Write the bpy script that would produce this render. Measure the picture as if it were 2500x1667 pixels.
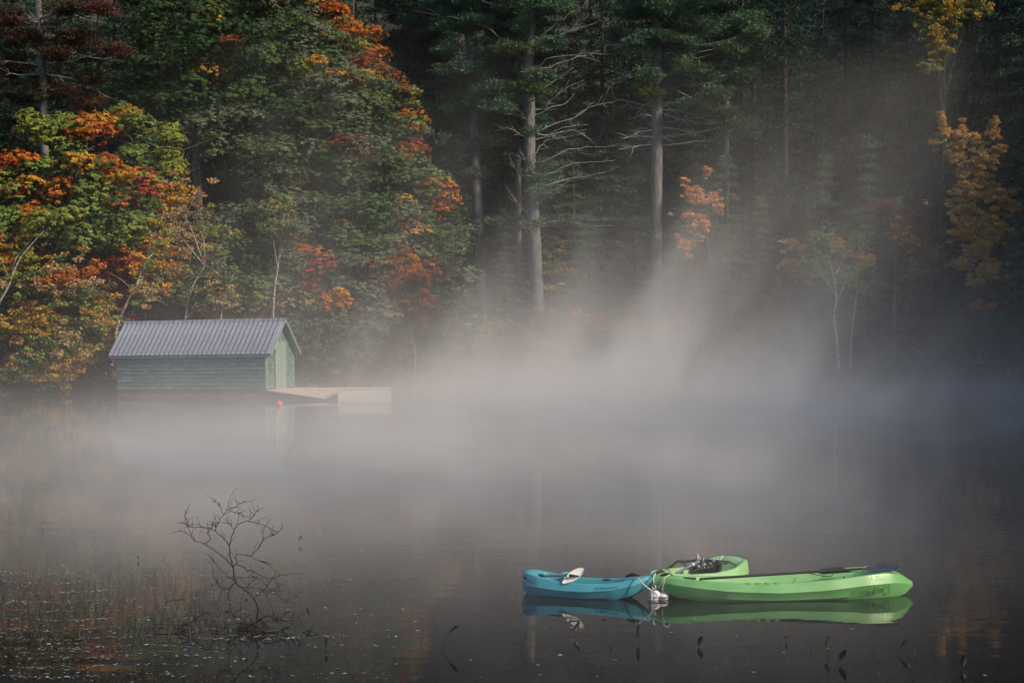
import bpy, math, random
import numpy as np
from mathutils import Vector, Matrix

for o in list(bpy.data.objects):
    bpy.data.objects.remove(o)
scene = bpy.context.scene
COL = scene.collection
R = math.radians

# ------------------------------------------------------------------ camera
F, HOR, CAMZ = 4000.0, 775.0, 3.4            # focal length in photo pixels, horizon row, eye height
cam_d = bpy.data.cameras.new('camera')
cam = bpy.data.objects.new('camera', cam_d); COL.objects.link(cam)
cam_d.sensor_width = 36.0
cam_d.lens = F / 2500.0 * 36.0
cam_d.shift_y = -(833.5 - HOR) / 2500.0
cam_d.clip_end = 2000.0
cam.location = (0, 0, CAMZ)
cam.rotation_euler = (R(90), 0, 0)
scene.camera = cam

# ------------------------------------------------------------------ sky, sun, exposure
SUN_AZ, SUN_EL = R(30), R(34)                 # azimuth turned from +X towards the camera side
S = Vector((math.cos(SUN_AZ) * math.cos(SUN_EL), -math.sin(SUN_AZ) * math.cos(SUN_EL), math.sin(SUN_EL)))
world = bpy.data.worlds.new('World'); scene.world = world
world.use_nodes = True
wn = world.node_tree.nodes; wl = world.node_tree.links
bg = wn['Background']
sky = wn.new('ShaderNodeTexSky'); sky.sky_type = 'NISHITA'; sky.sun_disc = False
sky.sun_elevation = SUN_EL
sky.sun_rotation = math.atan2(S.x, S.y)
sky.dust_density = 1.0; sky.air_density = 1.0; sky.ozone_density = 1.5
wl.new(sky.outputs[0], bg.inputs[0])
bg.inputs[1].default_value = 0.15
sd = bpy.data.lights.new('sun', 'SUN'); sun = bpy.data.objects.new('sun', sd); COL.objects.link(sun)
sd.energy = 4.9; sd.angle = R(4); sd.color = (1.0, 0.81, 0.59)
sun.rotation_euler = S.to_track_quat('Z', 'Y').to_euler()
sun.location = S * 60
vs = scene.view_settings
vs.view_transform = 'Standard'; vs.look = 'None'; vs.gamma = 1.0; vs.exposure = 0.15; vs.use_curve_mapping = False
scene.render.engine = 'CYCLES'
cy = scene.cycles
cy.max_bounces = 5; cy.diffuse_bounces = 2; cy.glossy_bounces = 2; cy.transmission_bounces = 2
cy.transparent_max_bounces = 8; cy.volume_bounces = 2
cy.volume_step_rate = 1.0; cy.volume_max_steps = 256
cy.use_denoising = True
cy.sample_clamp_indirect = 6.0

rng = np.random.default_rng(7)
random.seed(7)

# ------------------------------------------------------------------ helpers
def at(px, py, Y):
    """photo pixel -> world point at depth Y"""
    return Vector(((px - 1250.0) / F * Y, Y, CAMZ - (py - HOR) / F * Y))

def tag(o, label=None, cat=None, group=None, kind=None):
    if label: o['label'] = label
    if cat: o['category'] = cat
    if group: o['group'] = group
    if kind: o['kind'] = kind
    return o

def link(name, me, mat=None, parent=None, loc=None):
    o = bpy.data.objects.new(name, me); COL.objects.link(o)
    if mat is not None and me is not None and not me.materials:
        me.materials.append(mat)
    if parent: o.parent = parent
    if loc is not None: o.location = loc
    return o

def empty(name, loc=(0, 0, 0), rz=0.0):
    o = bpy.data.objects.new(name, None); COL.objects.link(o)
    o.location = loc; o.rotation_euler = (0, 0, rz); o.empty_display_size = .2
    return o

def np_mesh(name, V, Q, C=None, smooth=False):
    """V (n,3), Q (m,4) quads, C (n,3) colours"""
    me = bpy.data.meshes.new(name)
    V = np.ascontiguousarray(V, dtype=np.float32); Q = np.ascontiguousarray(Q, dtype=np.int32)
    me.vertices.add(len(V)); me.vertices.foreach_set('co', V.ravel())
    k = Q.shape[1]
    me.loops.add(Q.size); me.loops.foreach_set('vertex_index', Q.ravel())
    me.polygons.add(len(Q))
    me.polygons.foreach_set('loop_start', np.arange(0, Q.size, k, dtype=np.int32))
    if C is not None:
        a = me.color_attributes.new('Col', 'FLOAT_COLOR', 'POINT')
        c4 = np.ones((len(V), 4), np.float32); c4[:, :3] = C
        a.data.foreach_set('color', c4.ravel())
    me.update(calc_edges=True)
    if smooth:
        me.polygons.foreach_set('use_smooth', np.ones(len(Q), dtype=bool))
    return me

class MB:
    """collects simple shapes for one mesh"""
    def __init__(s): s.v = []; s.f = []
    def add(s, vs_, fs):
        b = len(s.v); s.v += [tuple(v) for v in vs_]; s.f += [tuple(i + b for i in f) for f in fs]
        return s
    def box(s, a, b, M=None):
        x0, y0, z0 = a; x1, y1, z1 = b
        vv = [Vector(p) for p in ((x0,y0,z0),(x1,y0,z0),(x1,y1,z0),(x0,y1,z0),(x0,y0,z1),(x1,y0,z1),(x1,y1,z1),(x0,y1,z1))]
        if M: vv = [M @ v for v in vv]
        return s.add(vv, [(0,3,2,1),(4,5,6,7),(0,1,5,4),(1,2,6,5),(2,3,7,6),(3,0,4,7)])
    def tube(s, pts, rad, n=8, cap=True):
        pts = [Vector(p) for p in pts]; m = len(pts)
        if not hasattr(rad, '__len__'): rad = [rad] * m
        b = len(s.v); up = None
        for i, p in enumerate(pts):
            d = (pts[min(i+1, m-1)] - pts[max(i-1, 0)])
            d = d.normalized() if d.length > 1e-9 else Vector((0, 0, 1))
            if up is None:
                up = Vector((1, 0, 0)) if abs(d.x) < .8 else Vector((0, 1, 0))
            a = d.cross(up)
            if a.length < 1e-6: a = d.orthogonal()
            a.normalize(); c = a.cross(d).normalized(); up = c
            for k in range(n):
                t = 2 * math.pi * k / n
                s.v.append(tuple(p + (a * math.cos(t) + c * math.sin(t)) * rad[i]))
        for i in range(m - 1):
            for k in range(n):
                k2 = (k + 1) % n
                s.f.append((b + i*n + k, b + i*n + k2, b + (i+1)*n + k2, b + (i+1)*n + k))
        if cap:
            s.f.append(tuple(b + k for k in range(n))[::-1]); s.f.append(tuple(b + (m-1)*n + k for k in range(n)))
        return s
    def lathe(s, prof, n=16, M=None):
        b = len(s.v)
        for r_, z in prof:
            for k in range(n):
                t = 2 * math.pi * k / n
                p = Vector((r_ * math.cos(t), r_ * math.sin(t), z))
                s.v.append(tuple(M @ p if M else p))
        for i in range(len(prof) - 1):
            for k in range(n):
                k2 = (k + 1) % n
                s.f.append((b+i*n+k, b+i*n+k2, b+(i+1)*n+k2, b+(i+1)*n+k))
        return s
    def mesh(s, name, smooth=False, angle=None):
        me = bpy.data.meshes.new(name); me.from_pydata(s.v, [], s.f); me.update()
        if smooth:
            me.polygons.foreach_set('use_smooth', np.ones(len(me.polygons), dtype=bool))
            if angle: me.set_sharp_from_angle(angle=R(angle))
        return me
    def build(s, name, mat, parent=None, smooth=False, angle=None, loc=None):
        return link(name, s.mesh(name, smooth, angle), mat, parent, loc)

def smooth_path(pts, k=4):
    """Catmull-Rom through points"""
    P = [Vector(p) for p in pts]
    if len(P) < 3: return P
    P = [P[0] * 2 - P[1]] + P + [P[-1] * 2 - P[-2]]
    out = []
    for i in range(1, len(P) - 2):
        for j in range(k):
            t = j / k
            a, b, c, d = P[i-1], P[i], P[i+1], P[i+2]
            out.append(.5 * ((2*b) + (c-a)*t + (2*a-5*b+4*c-d)*t*t + (3*b-a-3*c+d)*t**3))
    out.append(P[-2])
    return out

# ------------------------------------------------------------------ materials
def new_mat(name):
    m = bpy.data.materials.new(name); m.use_nodes = True
    nt = m.node_tree; p = nt.nodes['Principled BSDF']
    return m, nt, p

def N(nt, t, **kw):
    n = nt.nodes.new(t)
    for k, v in kw.items():
        if k.startswith('i_'):
            key = k[2:]; n.inputs[int(key) if key.isdigit() else key.replace('_', ' ')].default_value = v
        else: setattr(n, k, v)
    return n

def ramp(nt, fac, stops):
    r = nt.nodes.new('ShaderNodeValToRGB')
    e = r.color_ramp.elements
    while len(e) < len(stops): e.new(.5)
    for i, (p, c) in enumerate(stops):
        e[i].position = p; e[i].color = (*c, 1)
    nt.links.new(fac, r.inputs[0]); return r

def noisy(name, c1, c2, scale=5, rough=.8, bump=.2, stretch=(1, 1, 1), spec=.3, metal=0.0, detail=6, bump_scale=None, lo=.35, hi=.65):
    m, nt, p = new_mat(name); L = nt.links
    tc = N(nt, 'ShaderNodeTexCoord'); mp = N(nt, 'ShaderNodeMapping'); mp.inputs['Scale'].default_value = stretch
    L.new(tc.outputs['Object'], mp.inputs[0])
    no = N(nt, 'ShaderNodeTexNoise', i_Scale=scale, i_Detail=detail, i_Roughness=.65)
    L.new(mp.outputs[0], no.inputs['Vector'])
    r = ramp(nt, no.outputs[0], [(lo, c1), (hi, c2)])
    L.new(r.outputs[0], p.inputs['Base Color'])
    p.inputs['Roughness'].default_value = rough
    p.inputs['Specular IOR Level'].default_value = spec
    p.inputs['Metallic'].default_value = metal
    if bump:
        b = N(nt, 'ShaderNodeBump', i_Strength=bump, i_Distance=.05)
        src = no
        if bump_scale:
            src = N(nt, 'ShaderNodeTexNoise', i_Scale=bump_scale, i_Detail=4.0); L.new(mp.outputs[0], src.inputs['Vector'])
        L.new(src.outputs[0], b.inputs['Height']); L.new(b.outputs[0], p.inputs['Normal'])
    return m

def leaf_mat(name, trans=.3, rough=.7, spec=.15):
    m, nt, p = new_mat(name); L = nt.links
    at_ = N(nt, 'ShaderNodeAttribute', attribute_name='Col')
    L.new(at_.outputs['Color'], p.inputs['Base Color'])
    p.inputs['Roughness'].default_value = rough
    p.inputs['Specular IOR Level'].default_value = spec
    tr = N(nt, 'ShaderNodeBsdfTranslucent'); L.new(at_.outputs['Color'], tr.inputs[0])
    mx = N(nt, 'ShaderNodeMixShader', i_0=trans)
    L.new(p.outputs[0], mx.inputs[1]); L.new(tr.outputs[0], mx.inputs[2])
    L.new(mx.outputs[0], nt.nodes['Material Output'].inputs[0])
    return m

M = {}
M['leaf'] = leaf_mat('leaf', .38)
M['needle'] = leaf_mat('needle', .12, .7, .15)
M['grass'] = leaf_mat('sedge', .2, .6, .2)
M['bark'] = noisy('grey_bark', (.055, .048, .042), (.17, .15, .13), 3.0, .9, .5, (3.5, 3.5, .5))
M['bark_pine'] = noisy('pine_bark', (.06, .06, .063), (.17, .168, .17), 2.4, .9, .6, (4, 4, .7))
M['bark_dark'] = noisy('dark_bark', (.02, .018, .015), (.06, .05, .04), 3, .9, .4, (3, 3, .6))
M['dead'] = noisy('weathered_branch', (.14, .138, .13), (.38, .37, .35), 5, .85, .2)
M['twig'] = noisy('wet_twig', (.008, .007, .007), (.022, .018, .016), 20, .6, .2)
M['birch'] = noisy('birch_bark', (.09, .085, .08), (.36, .345, .325), 2.2, .7, .1, (1.2, 1.2, 5), lo=.38, hi=.5)
M['soil'] = noisy('forest_floor', (.018, .015, .010), (.05, .038, .022), .9, .95, .3, bump_scale=6)
M['black'] = noisy('black_plastic', (.008, .008, .009), (.018, .018, .02), 30, .5, .05)
M['rope'] = noisy('pale_rope', (.42, .41, .38), (.62, .60, .56), 60, .9, .3)
M['buoy'] = noisy('white_buoy', (.52, .53, .54), (.70, .71, .72), 14, .55, .05)
M['red'] = noisy('red_buoy_plastic', (.62, .09, .06), (.72, .13, .09), 8, .5, .05)

def plastic(name, c1, c2, rough=.38):
    m, nt, p = new_mat(name); L = nt.links
    tc = N(nt, 'ShaderNodeTexCoord')
    no = N(nt, 'ShaderNodeTexNoise', i_Scale=3.0, i_Detail=5.0); L.new(tc.outputs['Object'], no.inputs['Vector'])
    r = ramp(nt, no.outputs[0], [(.3, c1), (.7, c2)])
    mp = N(nt, 'ShaderNodeMapping'); mp.inputs['Scale'].default_value = (2.2, 9, 26); L.new(tc.outputs['Object'], mp.inputs[0])
    sf = N(nt, 'ShaderNodeTexNoise', i_Scale=2.0, i_Detail=6.0, i_Roughness=.75); L.new(mp.outputs[0], sf.inputs['Vector'])
    sm_ = N(nt, 'ShaderNodeMapRange', i_1=.56, i_2=.78, i_3=0.0, i_4=.55); L.new(sf.outputs[0], sm_.inputs[0])
    mxc = N(nt, 'ShaderNodeMix', data_type='RGBA'); L.new(sm_.outputs[0], mxc.inputs['Factor']); L.new(r.outputs[0], mxc.inputs['A'])
    mxc.inputs['B'].default_value = (*[min(.62, .30 + .55 * c_) for c_ in c2], 1)          # chalky scuffs
    L.new(mxc.outputs['Result'], p.inputs['Base Color'])
    p.inputs['Roughness'].default_value = rough
    sc = N(nt, 'ShaderNodeTexNoise', i_Scale=40.0, i_Detail=3.0); L.new(tc.outputs['Object'], sc.inputs['Vector'])
    rr = N(nt, 'ShaderNodeMapRange', i_1=.3, i_2=.7, i_3=rough - .08, i_4=rough + .14); L.new(sc.outputs[0], rr.inputs[0])
    L.new(rr.outputs[0], p.inputs['Roughness'])
    b = N(nt, 'ShaderNodeBump', i_Strength=.06, i_Distance=.02); L.new(sc.outputs[0], b.inputs['Height']); L.new(b.outputs[0], p.inputs['Normal'])
    return m
M['teal'] = plastic('teal_plastic', (.028, .22, .29), (.05, .29, .36))
M['lime'] = plastic('lime_plastic', (.10, .30, .095), (.13, .365, .125))
M['lime2'] = plastic('pale_lime_plastic', (.17, .38, .15), (.23, .45, .21))
M['ink'] = noisy('marker_ink', (.008, .02, .012), (.015, .035, .02), 20, .8, 0)
M['steel'] = noisy('grey_tube', (.10, .11, .13), (.17, .18, .2), 12, .4, .03)
M['paddle_white'] = noisy('pale_paddle_blade', (.62, .60, .56), (.78, .76, .72), 9, .4, .03)
M['paddle_dark'] = noisy('smoky_paddle_blade', (.015, .02, .028), (.035, .042, .055), 9, .25, .03, spec=.6)

# ------------------------------------------------------------------ terrain and water
SHX = [-90, -60, -45, -34, -24, -12, -5, 3, 20, 30, 38, 46, 56, 70, 120]
SHY = [-10, 30, 56, 68, 72, 75, 80, 84, 83, 79, 70, 52, 24, -10, -40]
def hnoise(x, y):
    return (np.sin(x*.31+1.3)*np.cos(y*.27+.4)+.5*np.sin(x*.83+y*.61)+.3*np.sin(x*1.7-y*1.3+2.))
def ground(x, y):
    x = np.asarray(x, float); y = np.asarray(y, float)
    d = (y - np.interp(x, SHX, SHY)) * .85
    d2 = (9.0 - y) - 2.0 * np.exp(-((x+9)/7.)**2) * 0          # bank under the photographer
    d3 = np.minimum(np.minimum(np.minimum(x - 18.5, 34 - y), y + 60) * .8, 4.0)          # unseen point of land, added to carry shade trees
    d = np.maximum(np.maximum(d, d2), d3)
    k = np.interp(x, [-40, -20, -5, 5, 18, 30], [.16, .20, .34, .40, .28, .24])
    z = np.where(d < 0, np.maximum(d * .35, -2.5), .12 + np.minimum(d, 1.2) * .45 + np.maximum(np.minimum(d, 13) - 1.2, 0) * k + np.maximum(d - 13, 0) * .36)
    z = np.where((d2 >= d - 1e-9) & (x < 18), np.where(d < 0, d*.35, np.minimum(.1 + d * .25, 1.75)), z)
    hill = np.clip((x - 41) / 26, 0, 1); hill = hill*hill*(3-2*hill)  # unseen ridge on the right, raised so its shadow falls on the lake
    z = z + hill * 26 * np.clip((y + 30) / 40, 0, 1)
    return z + np.where(d > .3, hnoise(x, y) * .16, 0.0)
def gz(x, y): return float(ground(x, y))

gx = np.concatenate([np.linspace(-900, -130, 8), np.arange(-120, 131, 2.0), np.linspace(140, 900, 8)])
gy = np.concatenate([np.linspace(-700, -70, 6), np.arange(-60, 201, 2.0), np.linspace(220, 1100, 8)])
GX, GY = np.meshgrid(gx, gy)
GZ = np.minimum(ground(GX, GY), 75.0)
V = np.stack([GX, GY, GZ], -1).reshape(-1, 3)
nx, ny = len(gx), len(gy)
idx = np.arange(nx * ny).reshape(ny, nx)
Q = np.stack([idx[:-1, :-1], idx[:-1, 1:], idx[1:, 1:], idx[1:, :-1]], -1).reshape(-1, 4)
terrain = link('terrain', np_mesh('terrain', V, Q, smooth=True), M['soil'])
tag(terrain, kind='structure')

m, nt, p = new_mat('lake_water'); L = nt.links
p.inputs['Base Color'].default_value = (.006, .0065, .009, 1)
p.inputs['IOR'].default_value = 1.33
p.inputs['Roughness'].default_value = .025
tc = N(nt, 'ShaderNodeTexCoord'); mp = N(nt, 'ShaderNodeMapping'); mp.inputs['Scale'].default_value = (.55, 1.6, 1)
L.new(tc.outputs['Object'], mp.inputs[0])
n1 = N(nt, 'ShaderNodeTexNoise', i_Scale=1.1, i_Detail=3.0, i_Distortion=.4); L.new(mp.outputs[0], n1.inputs['Vector'])
b1 = N(nt, 'ShaderNodeBump', i_Strength=.03, i_Distance=.1); L.new(n1.outputs[0], b1.inputs['Height']); L.new(b1.outputs[0], p.inputs['Normal'])
water = link('water', MB().add([(-300, -200, 0), (300, -200, 0), (300, 200, 0), (-300, 200, 0)], [(0, 1, 2, 3)]).mesh('water'), m)
tag(water, kind='structure')

# ------------------------------------------------------------------ boathouse
def shingle_mat(name, c1, c2, c3):
    m, nt, p = new_mat(name); L = nt.links
    oi = N(nt, 'ShaderNodeObjectInfo'); tc = N(nt, 'ShaderNodeTexCoord')
    mp = N(nt, 'ShaderNodeMapping'); mp.inputs['Scale'].default_value = (14, 14, 1.6); L.new(tc.outputs['Object'], mp.inputs[0])
    ad = N(nt, 'ShaderNodeVectorMath', operation='ADD'); L.new(mp.outputs[0], ad.inputs[0])
    sc = N(nt, 'ShaderNodeMath', operation='MULTIPLY', i_1=37.0); L.new(oi.outputs['Random'], sc.inputs[0]); L.new(sc.outputs[0], ad.inputs[1])
    no = N(nt, 'ShaderNodeTexNoise', i_Scale=1.5, i_Detail=5.0, i_Roughness=.7); L.new(ad.outputs[0], no.inputs['Vector'])
    mx = N(nt, 'ShaderNodeMath', operation='MULTIPLY_ADD', i_1=.45, i_2=.28); L.new(oi.outputs['Random'], mx.inputs[0])
    av = N(nt, 'ShaderNodeMath', operation='ADD'); L.new(no.outputs[0], av.inputs[0]); L.new(mx.outputs[0], av.inputs[1])
    hf = N(nt, 'ShaderNodeMath', operation='MULTIPLY', i_1=.5); L.new(av.outputs[0], hf.inputs[0])
    r = ramp(nt, hf.outputs[0], [(.32, c1), (.5, c2), (.72, c3)])
    L.new(r.outputs[0], p.inputs['Base Color']); p.inputs['Roughness'].default_value = .85; p.inputs['Specular IOR Level'].default_value = .2
    b = N(nt, 'ShaderNodeBump', i_Strength=.35, i_Distance=.01); L.new(no.outputs[0], b.inputs['Height']); L.new(b.outputs[0], p.inputs['Normal'])
    return m
M['shingle'] = shingle_mat('painted_shingle', (.042, .098, .102), (.086, .158, .160), (.155, .232, .226))
M['board'] = noisy('painted_board', (.145, .20, .185), (.22, .285, .265), 3, .8, .2, (8, 8, .8))
M['underlay'] = noisy('wall_underlay', (.03, .05, .045), (.05, .075, .07), 4, .9, 0)
M['roof_metal'] = noisy('ribbed_roof_metal', (.12, .145, .205), (.33, .365, .45), 1.1, .36, .03, (5, .5, .5), spec=.5, metal=.25)
M['crib'] = noisy('wet_timber', (.10, .07, .052), (.20, .145, .11), 3, .85, .3, (.6, 4, 4))
M['deck'] = noisy('weathered_plank', (.42, .33, .25), (.62, .51, .41), 2.5, .8, .25, (.5, 6, 6))
M['white_board'] = noisy('pale_fascia_board', (.55, .50, .43), (.72, .66, .58), 2.0, .8, .15, (.5, 3, 3))

LW, GW, WH, RZ = 7.4, 2.4, 1.62, 2.93          # length, gable width, eave height, ridge height
bh = empty('boathouse', (-10.35, 69.0, .40)); bh.rotation_euler = (0, R(-1.1), R(-21))
tag(bh, 'small green shingled boathouse with a grey ribbed metal roof at the water', 'boathouse')
wall = MB().add([(-LW, 0, 0), (0, 0, 0), (0, 0, WH), (-LW, 0, WH), (-LW, GW, 0), (0, GW, 0), (0, GW, WH), (-LW, GW, WH), (0, GW/2, RZ-.06), (-LW, GW/2, RZ-.06)],
                [(0, 1, 2, 3), (5, 4, 7, 6), (1, 5, 6, 8, 2), (4, 0, 3, 9, 7)]).build('wall', M['underlay'], bh)
EXP = .165
sh_mesh = []
for w in (.12, .16, .2, .3, .4, .5):
    # wedge: thick butt at the bottom, thin at the top; x along the course, -y outwards
    h = EXP - .012; t0, t1 = .034, .012; k = .005
    sh_mesh.append((w, MB().add([(k, 0, 0), (w - k, 0, 0), (w - k, -t0, 0), (k, -t0, 0), (k, 0, h), (w - k, 0, h), (w - k, -t1, h), (k, -t1, h)],
                     [(0, 1, 2, 3), (7, 6, 5, 4), (3, 2, 6, 7), (1, 5, 6, 2), (0, 3, 7, 4), (0, 4, 5, 1)]).mesh('shingle')))
def shingle(mesh, loc, rz, sx):
    o = link('shingle', mesh, M['shingle'], wall); o.location = loc; o.rotation_euler = (0, R(random.uniform(-.5, .5)), rz); o.scale = (sx, random.uniform(.8, 1.3), random.uniform(.97, 1.0))
def course(a, b, z, widths, place):
    x = a
    while x < b - .02:
        w, me = random.choice([s_ for s_ in sh_mesh if s_[0] in widths])
        ww = min(w * random.uniform(.9, 1.1), b - x)
        if b - (x + ww) < .07: ww = b - x
        place(x, ww / w, me, z); x += ww
for i in range(10):
    course(-LW, -.06, i * (WH - .0) / 10, (.3, .4, .5), lambda x, s, me, z: shingle(me, (x, -.003, z + random.uniform(-.004, .004)), 0, s))
D0, D1, DH = .72, 1.66, 1.92
for i in range(17):
    z = i * EXP
    ins = max(0.0, (z + .05 - WH)) * (GW / 2) / (RZ - WH)
    a, b = .07 + ins, GW - .07 - ins
    if b - a < .1: break
    segs = [(a, D0 - .03), (D1 + .03, b)] if z < DH - .05 else [(a, b)]
    for s0, s1 in segs:
        if s1 - s0 > .05:
            course(s0, s1, z, (.16, .2), lambda x, s, me, z: shingle(me, (.003, x, z), R(90), s))
for x0, x1, y0, y1 in ((-.06, .026, -.03, -.004), (.004, .03, -.004, .068), (.004, .03, GW - .068, GW + .01)):
    MB().box((x0, y0, 0), (x1, y1, WH)).build('corner_board', M['board'], bh)
dr = MB().box((.006, D0, -.04), (.02, D1, DH)).build('door', M['underlay'], bh)
for k in range(2):
    w = (D1 - D0) / 2
    MB().box((.022, D0 + k * w + .005, -.04), (.05, D0 + (k + 1) * w - .006, DH)).build('door_board', M['board'], dr)
for z in (.35, 1.5):
    MB().box((.052, D0 + .0, z), (.06, D0 + .07, z + .05)).build('hinge', M['black'], dr)
MB().box((.004, D0 - .028, DH + .004), (.034, D1 + .028, DH + .06)).build('door_header', M['board'], bh)
MB().box((.06, D0 + .1, -.16), (.36, D1 - .2, -.06)).build('door_step', M['crib'], bh)
# roof
OV, OVX = .12, .32
half = GW / 2 + OV; ze = RZ - half * (RZ - WH + .02) / (GW / 2); run = math.hypot(half, RZ - ze)
ang = math.atan2(RZ - ze, half)
X0, X1 = -LW - OVX, OVX; NP = 34; pw = (X1 - X0) / NP
pm = MB()
ln = run + .02
pm.box((0, 0, 0), (pw - .001, ln, .010))
pm.add([(-.022, -.004, .0102), (.022, -.004, .0102), (.022, ln, .0102), (-.022, ln, .0102), (-.012, -.004, .055), (.012, -.004, .055), (.012, ln, .055), (-.012, ln, .055)], [(4, 5, 6, 7), (0, 1, 5, 4), (1, 2, 6, 5), (3, 0, 4, 7), (2, 3, 7, 6)])
for q in (.36, .66):
    pm.add([(pw*q - .012, -.001, .0102), (pw*q + .012, -.001, .0102), (pw*q + .012, ln, .0102), (pw*q - .012, ln, .0102), (pw*q - .004, -.001, .02), (pw*q + .004, -.001, .02), (pw*q + .004, ln, .02), (pw*q - .004, ln, .02)], [(4, 5, 6, 7), (0, 1, 5, 4), (1, 2, 6, 5), (3, 0, 4, 7)])
pmesh = pm.mesh('roof_panel')
sc_ = MB()
for k in range(5): sc_.lathe([(.012, .0), (.012, .012), (.004, .016)], 6, Matrix.Translation((.05, .12 + k * (ln - .25) / 4, .0104)))
smesh = sc_.mesh('screw')
roof = MB().add([(X0, -OV + .01, ze - .03), (X1, -OV + .01, ze - .03), (X1, GW/2, RZ - .03), (X0, GW/2, RZ - .03), (X1, GW + OV - .01, ze - .03), (X0, GW + OV - .01, ze - .03)],
                [(0, 1, 2, 3), (3, 2, 4, 5)]).build('roof', M['board'], bh)
for s in (0, 1):
    for i in range(NP):
        o = link('roof_panel', pmesh, M['roof_metal'], roof)
        if s == 0: o.location = (X0 + i * pw, -OV, ze); o.rotation_euler = (ang, 0, 0)
        else: o.location = (X0 + (i + 1) * pw, GW + OV, ze); o.rotation_euler = (ang, 0, math.pi)
        o.scale = (1, 1, 1)
MB().add([(X0, GW/2 - .11, RZ - .085), (X1, GW/2 - .11, RZ - .085), (X1, GW/2, RZ + .05), (X0, GW/2, RZ + .05), (X1, GW/2 + .11, RZ - .085), (X0, GW/2 + .11, RZ - .085)],
         [(0, 1, 2, 3), (3, 2, 4, 5)]).build('ridge_cap', M['roof_metal'], roof)
for y0, y1 in ((-OV, GW/2), (GW + OV, GW/2)):
    for xx in (X0 - .004, X1 - .022):
        MB().add([(xx, y0, ze - .11), (xx + .026, y0, ze - .11), (xx + .026, y1, RZ - .11), (xx, y1, RZ - .11), (xx, y0, ze - .002), (xx + .026, y0, ze - .002), (xx + .026, y1, RZ - .002), (xx, y1, RZ - .002)],
                 [(0, 3, 2, 1), (4, 5, 6, 7), (0, 1, 5, 4), (1, 2, 6, 5), (2, 3, 7, 6), (3, 0, 4, 7)]).build('rake_board', M['board'], roof)
MB().box((X0 + .03, -OV + .015, ze - .12), (X1 - .03, -OV + .035, ze - .015)).build('fascia', M['board'], roof)
for z0, z1, dy in ((-.22, -.004, .03), (-.44, -.225, .0), (-.9, -.445, .04)):
    MB().box((-LW - .05, -.02 + dy, z0), (.0, .16 + dy, z1)).build('sill_timber', M['crib'], bh)
    MB().box((-.16, .165 + dy, z0), (.0 - dy * .3, GW, z1)).build('sill_timber', M['crib'], bh)

rl = np.random.default_rng(8); lf = MB()
for _ in range(46):                                          # leaves blown onto the roof
    x = rl.uniform(X0 + .2, X1 - .3); d_ = rl.uniform(.1, run - .2) ; s_ = rl.uniform(.025, .055); a_ = rl.random() * 6.28
    q_ = [Vector((math.cos(a_ + k * 1.57) * s_ * (1 if k % 2 else .55), math.sin(a_ + k * 1.57) * s_ * (1 if k % 2 else .55), .03 + rl.uniform(0, .02))) for k in range(4)]
    T_ = Matrix.Translation((x, -OV, ze)) @ Matrix.Rotation(ang, 4, 'X') @ Matrix.Translation((0, d_, 0))
    lf.add([T_ @ v for v in q_], [(0, 1, 2, 3)])
M['litter'] = noisy('fallen_leaf', (.06, .035, .02), (.30, .15, .05), 3, .8, 0)
lo_ = lf.build('fallen_leaves', M['litter'], roof); lo_['kind'] = 'stuff'

# ------------------------------------------------------------------ dock
dk = empty('dock', (-8.3, 68.4, 0.0)); tag(dk, 'pale plank dock running from the boathouse door out over the water', 'dock')
BM = Matrix.Translation((-10.35, 69.0, 0)) @ Matrix.Rotation(R(-21), 4, 'Z')
def bl(x, y, z): return BM @ Vector((x, y, z)) - Vector((-8.3, 68.4, 0))
nl, fl, nr_, fr = bl(.07, -.15, .355), bl(.07, 2.35, .37), bl(3.3, -1.05, .09), bl(4.35, 2.45, .42)
NPK = 14
for i in range(NPK):
    v0, v1 = i / NPK + .003, (i + 1) / NPK - .003
    a, b, c, d = nl.lerp(fl, v0), nr_.lerp(fr, v0), nr_.lerp(fr, v1), nl.lerp(fl, v1)
    j = Vector((random.uniform(-.03, .03), 0, 0)); b = b + j; c = c + j
    dz = Vector((0, 0, .04))
    MB().add([a - dz, b - dz, c - dz, d - dz, a, b, c, d], [(0, 3, 2, 1), (4, 5, 6, 7), (0, 1, 5, 4), (1, 2, 6, 5), (2, 3, 7, 6), (3, 0, 4, 7)]).build('plank', M['deck'], dk)
for t in (.15, .6, .95):
    a, b = nl.lerp(nr_, t), fl.lerp(fr, t)
    for v in (.05, .95):
        q = a.lerp(b, v); MB().tube([q + Vector((0, 0, -.045)), q + Vector((0, 0, -1.2))], .07, 10).build('post', M['crib'], dk, smooth=True, angle=40)
fb = MB().add([nl + Vector((0, -.012, -.2)), nr_ + Vector((0, -.012, -.16)), nr_ + Vector((0, -.012, -.042)), nl + Vector((0, -.012, -.042))], [(0, 1, 2, 3)])
fb.add([v + Vector((0, -.04, 0)) for v in (nl + Vector((0, 0, -.2)), nr_ + Vector((0, 0, -.16)), nr_ + Vector((0, 0, -.042)), nl + Vector((0, 0, -.042)))], [(0, 1, 2, 3)])
fb.build('edge_beam', M['crib'], dk)
fd = empty('floating_dock', (-5.98, 66.4, 0)); fd.rotation_euler = (0, 0, R(3)); tag(fd, 'pale boxy float platform at the outer end of the plank dock', 'dock')
MB().box((-1.04, -.0, -.25), (1.04, 1.5, .47)).build('float_box', M['white_board'], fd)
for k, (z0, z1) in enumerate(((-.1, .12), (.125, .33), (.335, .47))):
    MB().box((-1.05, -.03, z0), (1.05, -.004, z1)).build('fascia_board', M['white_board'], fd)
for k in range(11):
    MB().box((-1.06 + k * .193, -.04, .475), (-1.06 + k * .193 + .187, 1.52, .51)).build('plank', M['deck'], fd)
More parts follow.
